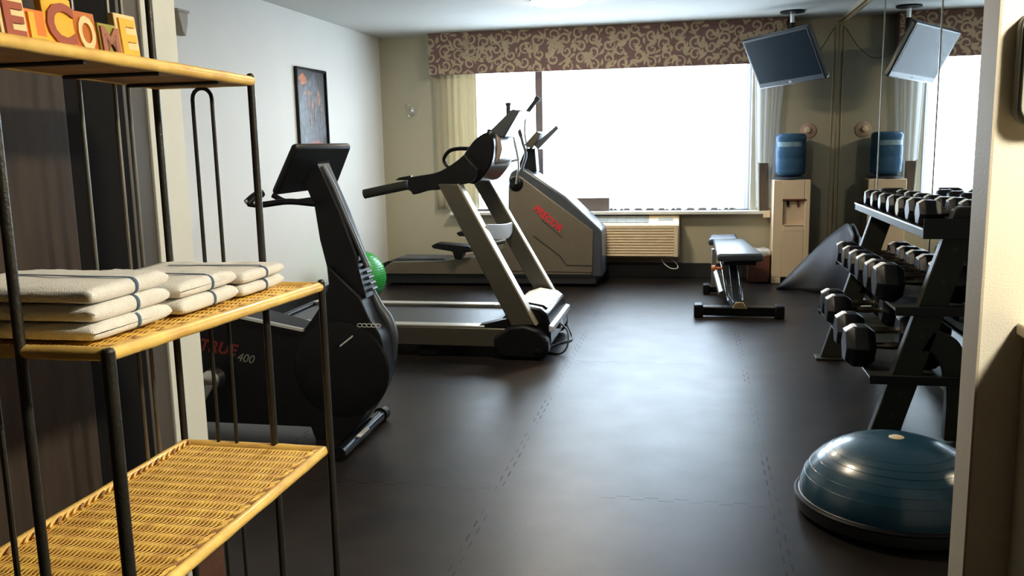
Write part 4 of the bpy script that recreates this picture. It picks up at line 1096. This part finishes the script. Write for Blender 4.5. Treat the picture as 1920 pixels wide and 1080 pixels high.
# ------------------------------------------------------------------ television on the ceiling mount
BLc, BRc, TRc, TLc = Vector((.588, 8.36, 1.785)), Vector((1.062, 7.80, 1.815)), Vector((.965, 7.66, 2.245)), Vector((.485, 8.23, 2.20))
BLc = PY(1425, 169, 8.42); BRc = PY(1549, 147, 7.84); TRc = PY(1532, 45, 7.64); TLc = PY(1405, 73, 8.22)
tv = thing('television', ((BLc+TRc)/2), 'flat television tilted down on a ceiling pole near the mirror', 'television')
uu = ((BRc-BLc)+(TRc-TLc))/2; vv = ((TLc-BLc)+(TRc-BRc))/2; o_ = (BLc+BRc+TRc+TLc)/4 - uu/2 - vv/2
vv = vv - uu.normalized()*vv.dot(uu.normalized())
nn = uu.normalized().cross(vv.normalized()).normalized()
if nn.y > 0: nn = -nn     # towards the viewer
MB().obox(o_, uu, vv, -nn*.055).build('casing', 'tv', tv, bevel=.012, seg=3)
MB().obox(o_+uu*.035+vv*.11+nn*.0005, uu*.93, vv*.84, nn*.002).build('screen', 'screen', tv)
MB().obox(o_+uu*.25+vv*.2-nn*.055, uu*.5, vv*.6, -nn*.045).build('rear_housing', 'tv', tv, bevel=.01)
lg = o_+uu*.475+vv*.045+nn*.0015
mb = MB(); text_into(mb, 'LG', .024, lg, uu, vv, nn, .001, bold=.0008); mb.build('logo', 'white_print', tv)
mp_ = Vector((.834, 8.30, H))
bk = o_+uu*.5+vv*.75-nn*.10
mnt = thing('television_mount', mp_, 'black round ceiling plate and pole holding the television', 'tv mount')
MB().lathe([(.105, -.001), (.105, -.014), (.05, -.022), (.03, -.022)], mp_, 28).build('ceiling_plate', 'black_matte', mnt)
MB().tube([mp_+Vector((0, 0, -.02)), Vector((mp_.x, mp_.y, H-.11))], .022, 14).build('pole', 'chrome', mnt)
MB().tube([Vector((mp_.x, mp_.y, H-.10)), Vector((mp_.x, mp_.y, 2.20)), bk+nn*.003], .026, 12).build('tilt_arm', 'black_matte', mnt)
MB().obox(bk-uu.normalized()*.08-vv.normalized()*.08+nn*.0, uu.normalized()*.16, vv.normalized()*.16, -nn*.012).build('mount_plate', 'black_matte', mnt)
tag(MB().tube(spline([bk, Vector((1.0, 8.45, 2.03)), Vector((1.12, 8.75, 2.12)), Vector((1.26, 8.83, 2.34))], 6), .0028, 6).build('television_cable', 'black_matte', org=(1.1, 8.6, 2.0)), 'thin dark cable running from the television up to the corner', 'cable')

# ------------------------------------------------------------------ dumbbell rack
R0, R1 = 4.02, 5.62
rk = thing('dumbbell_rack', (1.05, 4.85, 0), 'three-tier dark steel dumbbell rack in front of the mirror', 'dumbbell rack')
def front_x(z): return .782 + .295*z
def up_poly(w_=.125, zt=1.03): return [(front_x(0), .012), (front_x(zt), zt), (front_x(zt)+.02, zt+.012), (front_x(zt)+w_, zt+.012), (front_x(0)+w_, .012)]
for ya, yb in ((R0, R0+.055), (R1-.09, R1-.035)):
    MB().prism(up_poly(), ya, yb).build('upright', 'rack', rk, bevel=.006)
    MB().box((front_x(0)-.03, ya-.03, .001), (front_x(0)+.15, yb+.03, .014)).build('foot_pad', 'rack', rk, bevel=.003)
    oc = spl2([(front_x(.50)+.10, .505), (1.11, .48), (1.15, .435), (1.17, .36), (1.178, .2), (1.18, .012)], 5)
    ic = spl2([(1.10, .012), (1.10, .2), (1.088, .30), (1.068, .36), (1.03, .405), (front_x(.40)+.08, .41)], 5)
    MB().prism(oc+ic, ya, yb).build('curved_brace', 'rack', rk, bevel=.005)
mb = MB()
for z in (.12, .22, .48, .60, .72, .86, .97): MB().lathe([(.011, -.003), (.011, .001)], (front_x(z)+.062, R0+.0, z), 12, 'y').build('bolt_head', 'black_base', rk)
tiers = [(.945, .965, 1.283), (.612, .870, 1.266), (.305, .780, 1.196)]
for k, (zs_, xf, xb) in enumerate(tiers):
    mb = MB(); mb.box((xf, R0-.03, zs_-.022), (xb, R1, zs_-.002))
    if k == 0: mb.box((xf-.004, R0-.03, zs_-.034), (xf+.004, R1, zs_+.004))
    mb.build('tray', 'rack', rk, bevel=.002)
    MB().box((xf-.006, R0-.034, zs_-.036), (xb, R0-.030, zs_+.05 if k == 0 else zs_+.002)).build('tray_end', 'rubber', rk, bevel=.001)
    MB().box((xf-.006, R1, zs_-.036), (xb, R1+.004, zs_+.01)).build('tray_end', 'rubber', rk, bevel=.001)
    mb = MB(); mb.box((xf-.008, R0-.03, zs_-.008 if k else zs_+.002), (xf-.003, R1, zs_-.002 if k else zs_+.009)); mb.build('tray_lip', 'steel', rk)
    mb = MB(); mb.box((xb-.01, R0-.02, zs_-.03), (xb, R1, zs_+.03)); mb.build('back_rail', 'rack', rk)

protos = {}
def dumbbell_proto(key, R, L, sep, rh, face, nlab):
    """dumbbell lying along +x from x=0, resting on z=0"""
    t = D.objects.new('dumbbell', None); C.objects.link(t); t.empty_display_size = .05
    zc = R*math.cos(PI/6)   # flat side down
    for side in (0, 1):
        x0 = side*sep; ch = min(R*.36, L*.28)
        mb = MB(); rings = []
        for x, s in ((x0, .74), (x0+ch, 1.0), (x0+L-ch, 1.0), (x0+L, .74)):
            rings.append([(x, R*s*math.cos(PI/3*j), zc + R*s*math.sin(PI/3*j)) for j in range(6)])
        vs = [v for r_ in rings for v in r_]; fs = [[5,4,3,2,1,0], [18+j for j in range(6)]]
        for i in range(3):
            for j in range(6): fs.append((i*6+j, i*6+(j+1) % 6, i*6+6+(j+1) % 6, i*6+6+j))
        hd = mb.add(vs, fs).build('head', 'rubber', t, bevel=R*.05, seg=2)
        if face:
            mb = MB(); mb.lathe([(R*.60, 0), (R*.58, -.0015), (.0001, -.0015)], (x0-.0002, 0, zc), 24, 'x').build('end_cap', face, hd)  # grey ones stand for light reflected off the end face
        # weight label wrapped on the upper chamfer of the head's end
        a0 = Vector((x0, 0, zc+R*.74*math.sin(PI/3))); a1 = Vector((x0+ch, 0, zc+R*math.sin(PI/3)))
        w_ = R*.32; dr = (a1-a0); up = Vector((-dr.z, 0, dr.x)).normalized()*.0022
        lb = MB()
        p = [a0-dr*.1+Vector((0, -w_, 0)), a1+dr*.5+Vector((0, -w_, 0)), a1+dr*.5+Vector((0, w_, 0)), a0-dr*.1+Vector((0, w_, 0))]
        p = [a0+Vector((0,-w_,0)), a1+Vector((0,-w_,0)), a1+Vector((0,w_,0)), a0+Vector((0,w_,0))]
        q_ = [a1+Vector((R*.12,-w_,0)), a1+Vector((R*.12,w_,0))]
        V = [v+up for v in p]+[q_[0]+Vector((0,0,.0022)), q_[1]+Vector((0,0,.0022))]+p+q_
        lb.add(V, [(0,1,2,3),(1,4,5,2),(6,7,1,0),(3,2,8,9),(0,3,9,6),(7,10,4,1),(2,5,11,8),(5,4,10,11)]).build('weight_label', 'badge', hd)
    hx0, hx1 = L, sep
    MB().tube([(hx0-.004, 0, zc), (hx0+.01, 0, zc), ((hx0+hx1)/2-.03, 0, zc), ((hx0+hx1)/2, 0, zc), ((hx0+hx1)/2+.03, 0, zc), (hx1-.01, 0, zc), (hx1+.004, 0, zc)], [rh*1.2, rh*.8, rh, rh*1.12, rh, rh*.8, rh*1.2], 14).build('handle', 'dark_handle', t)
    return t
def copy_tree(o, parent=None):
    c = o.copy(); C.objects.link(c); c.parent = parent
    for ch in list(o.children): copy_tree(ch, c)
    return c
ordn = ['first', 'second', 'third', 'fourth', 'fifth', 'sixth', 'seventh']
def row(tier, ys, xs, Rs, L, sep, rh, faces, tname):
    for i, (y, x, R, fc) in enumerate(zip(ys, xs, Rs, faces)):
        key = (round(R, 3), L, sep, fc)
        if key not in protos: protos[key] = dumbbell_proto(key, R, L, sep, rh, fc, 0); o = protos[key]; used = False
        else: o = copy_tree(protos[key])
        o.location = (x, y, tier + .0008)
        tag(o, 'black hexagonal dumbbell on the %s tier, %s from the window end' % (tname, ordn[i]) + (', yellow end' if fc == 'yellow_worn' else ''), 'dumbbell', 'dumbbells on the ' + tname + ' tier')
row(.945, [5.46, 5.24, 5.02, 4.80, 4.58, 4.36, 4.15], [.985, .982, .980, .978, .976, .972, .968], [.052, .054, .056, .058, .060, .066, .068], .09, .172, .013, [None, 'grey_and_sheen', 'grey_and_sheen', 'grey_and_sheen', 'yellow_worn', None, None], 'top')
row(.612, [5.42, 5.17, 4.93, 4.67, 4.41, 4.18], [.835, .83, .825, .817, .812, .808], [.072, .074, .078, .084, .088, .096], .12, .285, .016, [None]*6, 'middle')
row(.305, [5.38, 5.14, 4.56, 4.19], [.752, .745, .71, .692], [.090, .094, .100, .106], .13, .29, .017, [None]*4, 'bottom')

# ------------------------------------------------------------------ balance dome
bo = thing('balance_dome', (.715, 3.22, 0), 'blue half-ball balance trainer with its flat black base on the floor', 'balance trainer')
bcx, bcy = .722, 3.215; br_ = .335
MB().lathe([(br_*.90, .004), (br_*1.0, .018), (br_*1.015, .045), (br_*1.015, .06), (br_*.97, .072), (br_*.9, .075)], (bcx, bcy, 0), 64).build('base', 'black_base', bo)
MB().lathe([(br_*1.016, .058), (br_*1.02, .064), (br_*1.0, .070)], (bcx, bcy, 0), 64).build('rim', 'black_matte', bo)
prof = []
for i in range(31):
    a_ = PI/2*i/30; r = (br_*.965)*math.cos(a_)**.92 if i < 30 else .0001; z = .072 + .212*math.sin(a_)
    gr = 0
    if i in (8, 11, 14, 17, 20): gr = -.0012
    prof.append((max(r+gr, .0001), z))
MB().lathe(prof, (bcx, bcy, 0), 64).build('dome', 'bluedome', bo, ang=60)
g = MB()
for zz in (.14, .17, .197, .218, .235, .25):
    s_ = (zz-.072)/.212; rr = br_*.965*(max(0, 1-s_*s_)**.5)**.92
    g.tube([(bcx+rr*math.cos(2*PI*k/64), bcy+rr*math.sin(2*PI*k/64), zz) for k in range(64)], .0009, 6, close=True)
g.build('dome_ridge', 'bluedome', bo)
MB().lathe([(.026, .2815), (.026, .2855), (.020, .288), (.0001, .288)], (bcx, bcy, 0), 24).build('valve_badge', 'cream_plastic', bo)

# ------------------------------------------------------------------ daylight and camera
wd = D.worlds.new('daylight'); bpy.context.scene.world = wd; wd.use_nodes = True
bg = wd.node_tree.nodes['Background']; bg.inputs[0].default_value = (.70, .85, 1.0, 1); bg.inputs[1].default_value = 9.0
pl = D.lights.new('window_portal', 'AREA'); pl.shape = 'RECTANGLE'; pl.size = WX1-WX0; pl.size_y = WZ1-WZ0
pl.cycles.is_portal = True
po = D.objects.new('window_portal', pl); C.objects.link(po); po.location = ((WX0+WX1)/2, YB+.19, (WZ0+WZ1)/2); po.rotation_euler = (-PI/2, 0, 0)

cam = D.cameras.new('camera'); co = D.objects.new('camera', cam); C.objects.link(co)
cam.sensor_fit = 'HORIZONTAL'; cam.sensor_width = 36; cam.lens = F/1920*36; cam.clip_start = .02; cam.clip_end = 100
def wv(c): return Vector((_x.dot(c), _y.dot(c), _z.dot(c)))
r_, u_, b_ = wv(Vector((1, 0, 0))), wv(Vector((0, -1, 0))), wv(Vector((0, 0, -1)))
mw = Matrix(((r_.x, u_.x, b_.x, 0), (r_.y, u_.y, b_.y, 0), (r_.z, u_.z, b_.z, EYE), (0, 0, 0, 1)))
co.matrix_world = mw
sc = bpy.context.scene; sc.camera = co
sc.view_settings.view_transform = 'Standard'; sc.view_settings.look = 'None'; sc.view_settings.gamma = 1
sc.view_settings.use_curve_mapping = False; sc.view_settings.exposure = 1.15
sc.cycles.max_bounces = 10; sc.cycles.diffuse_bounces = 5; sc.cycles.glossy_bounces = 5; sc.cycles.transparent_max_bounces = 16
sc.cycles.sample_clamp_indirect = 8; sc.cycles.caustics_reflective = False; sc.cycles.caustics_refractive = False
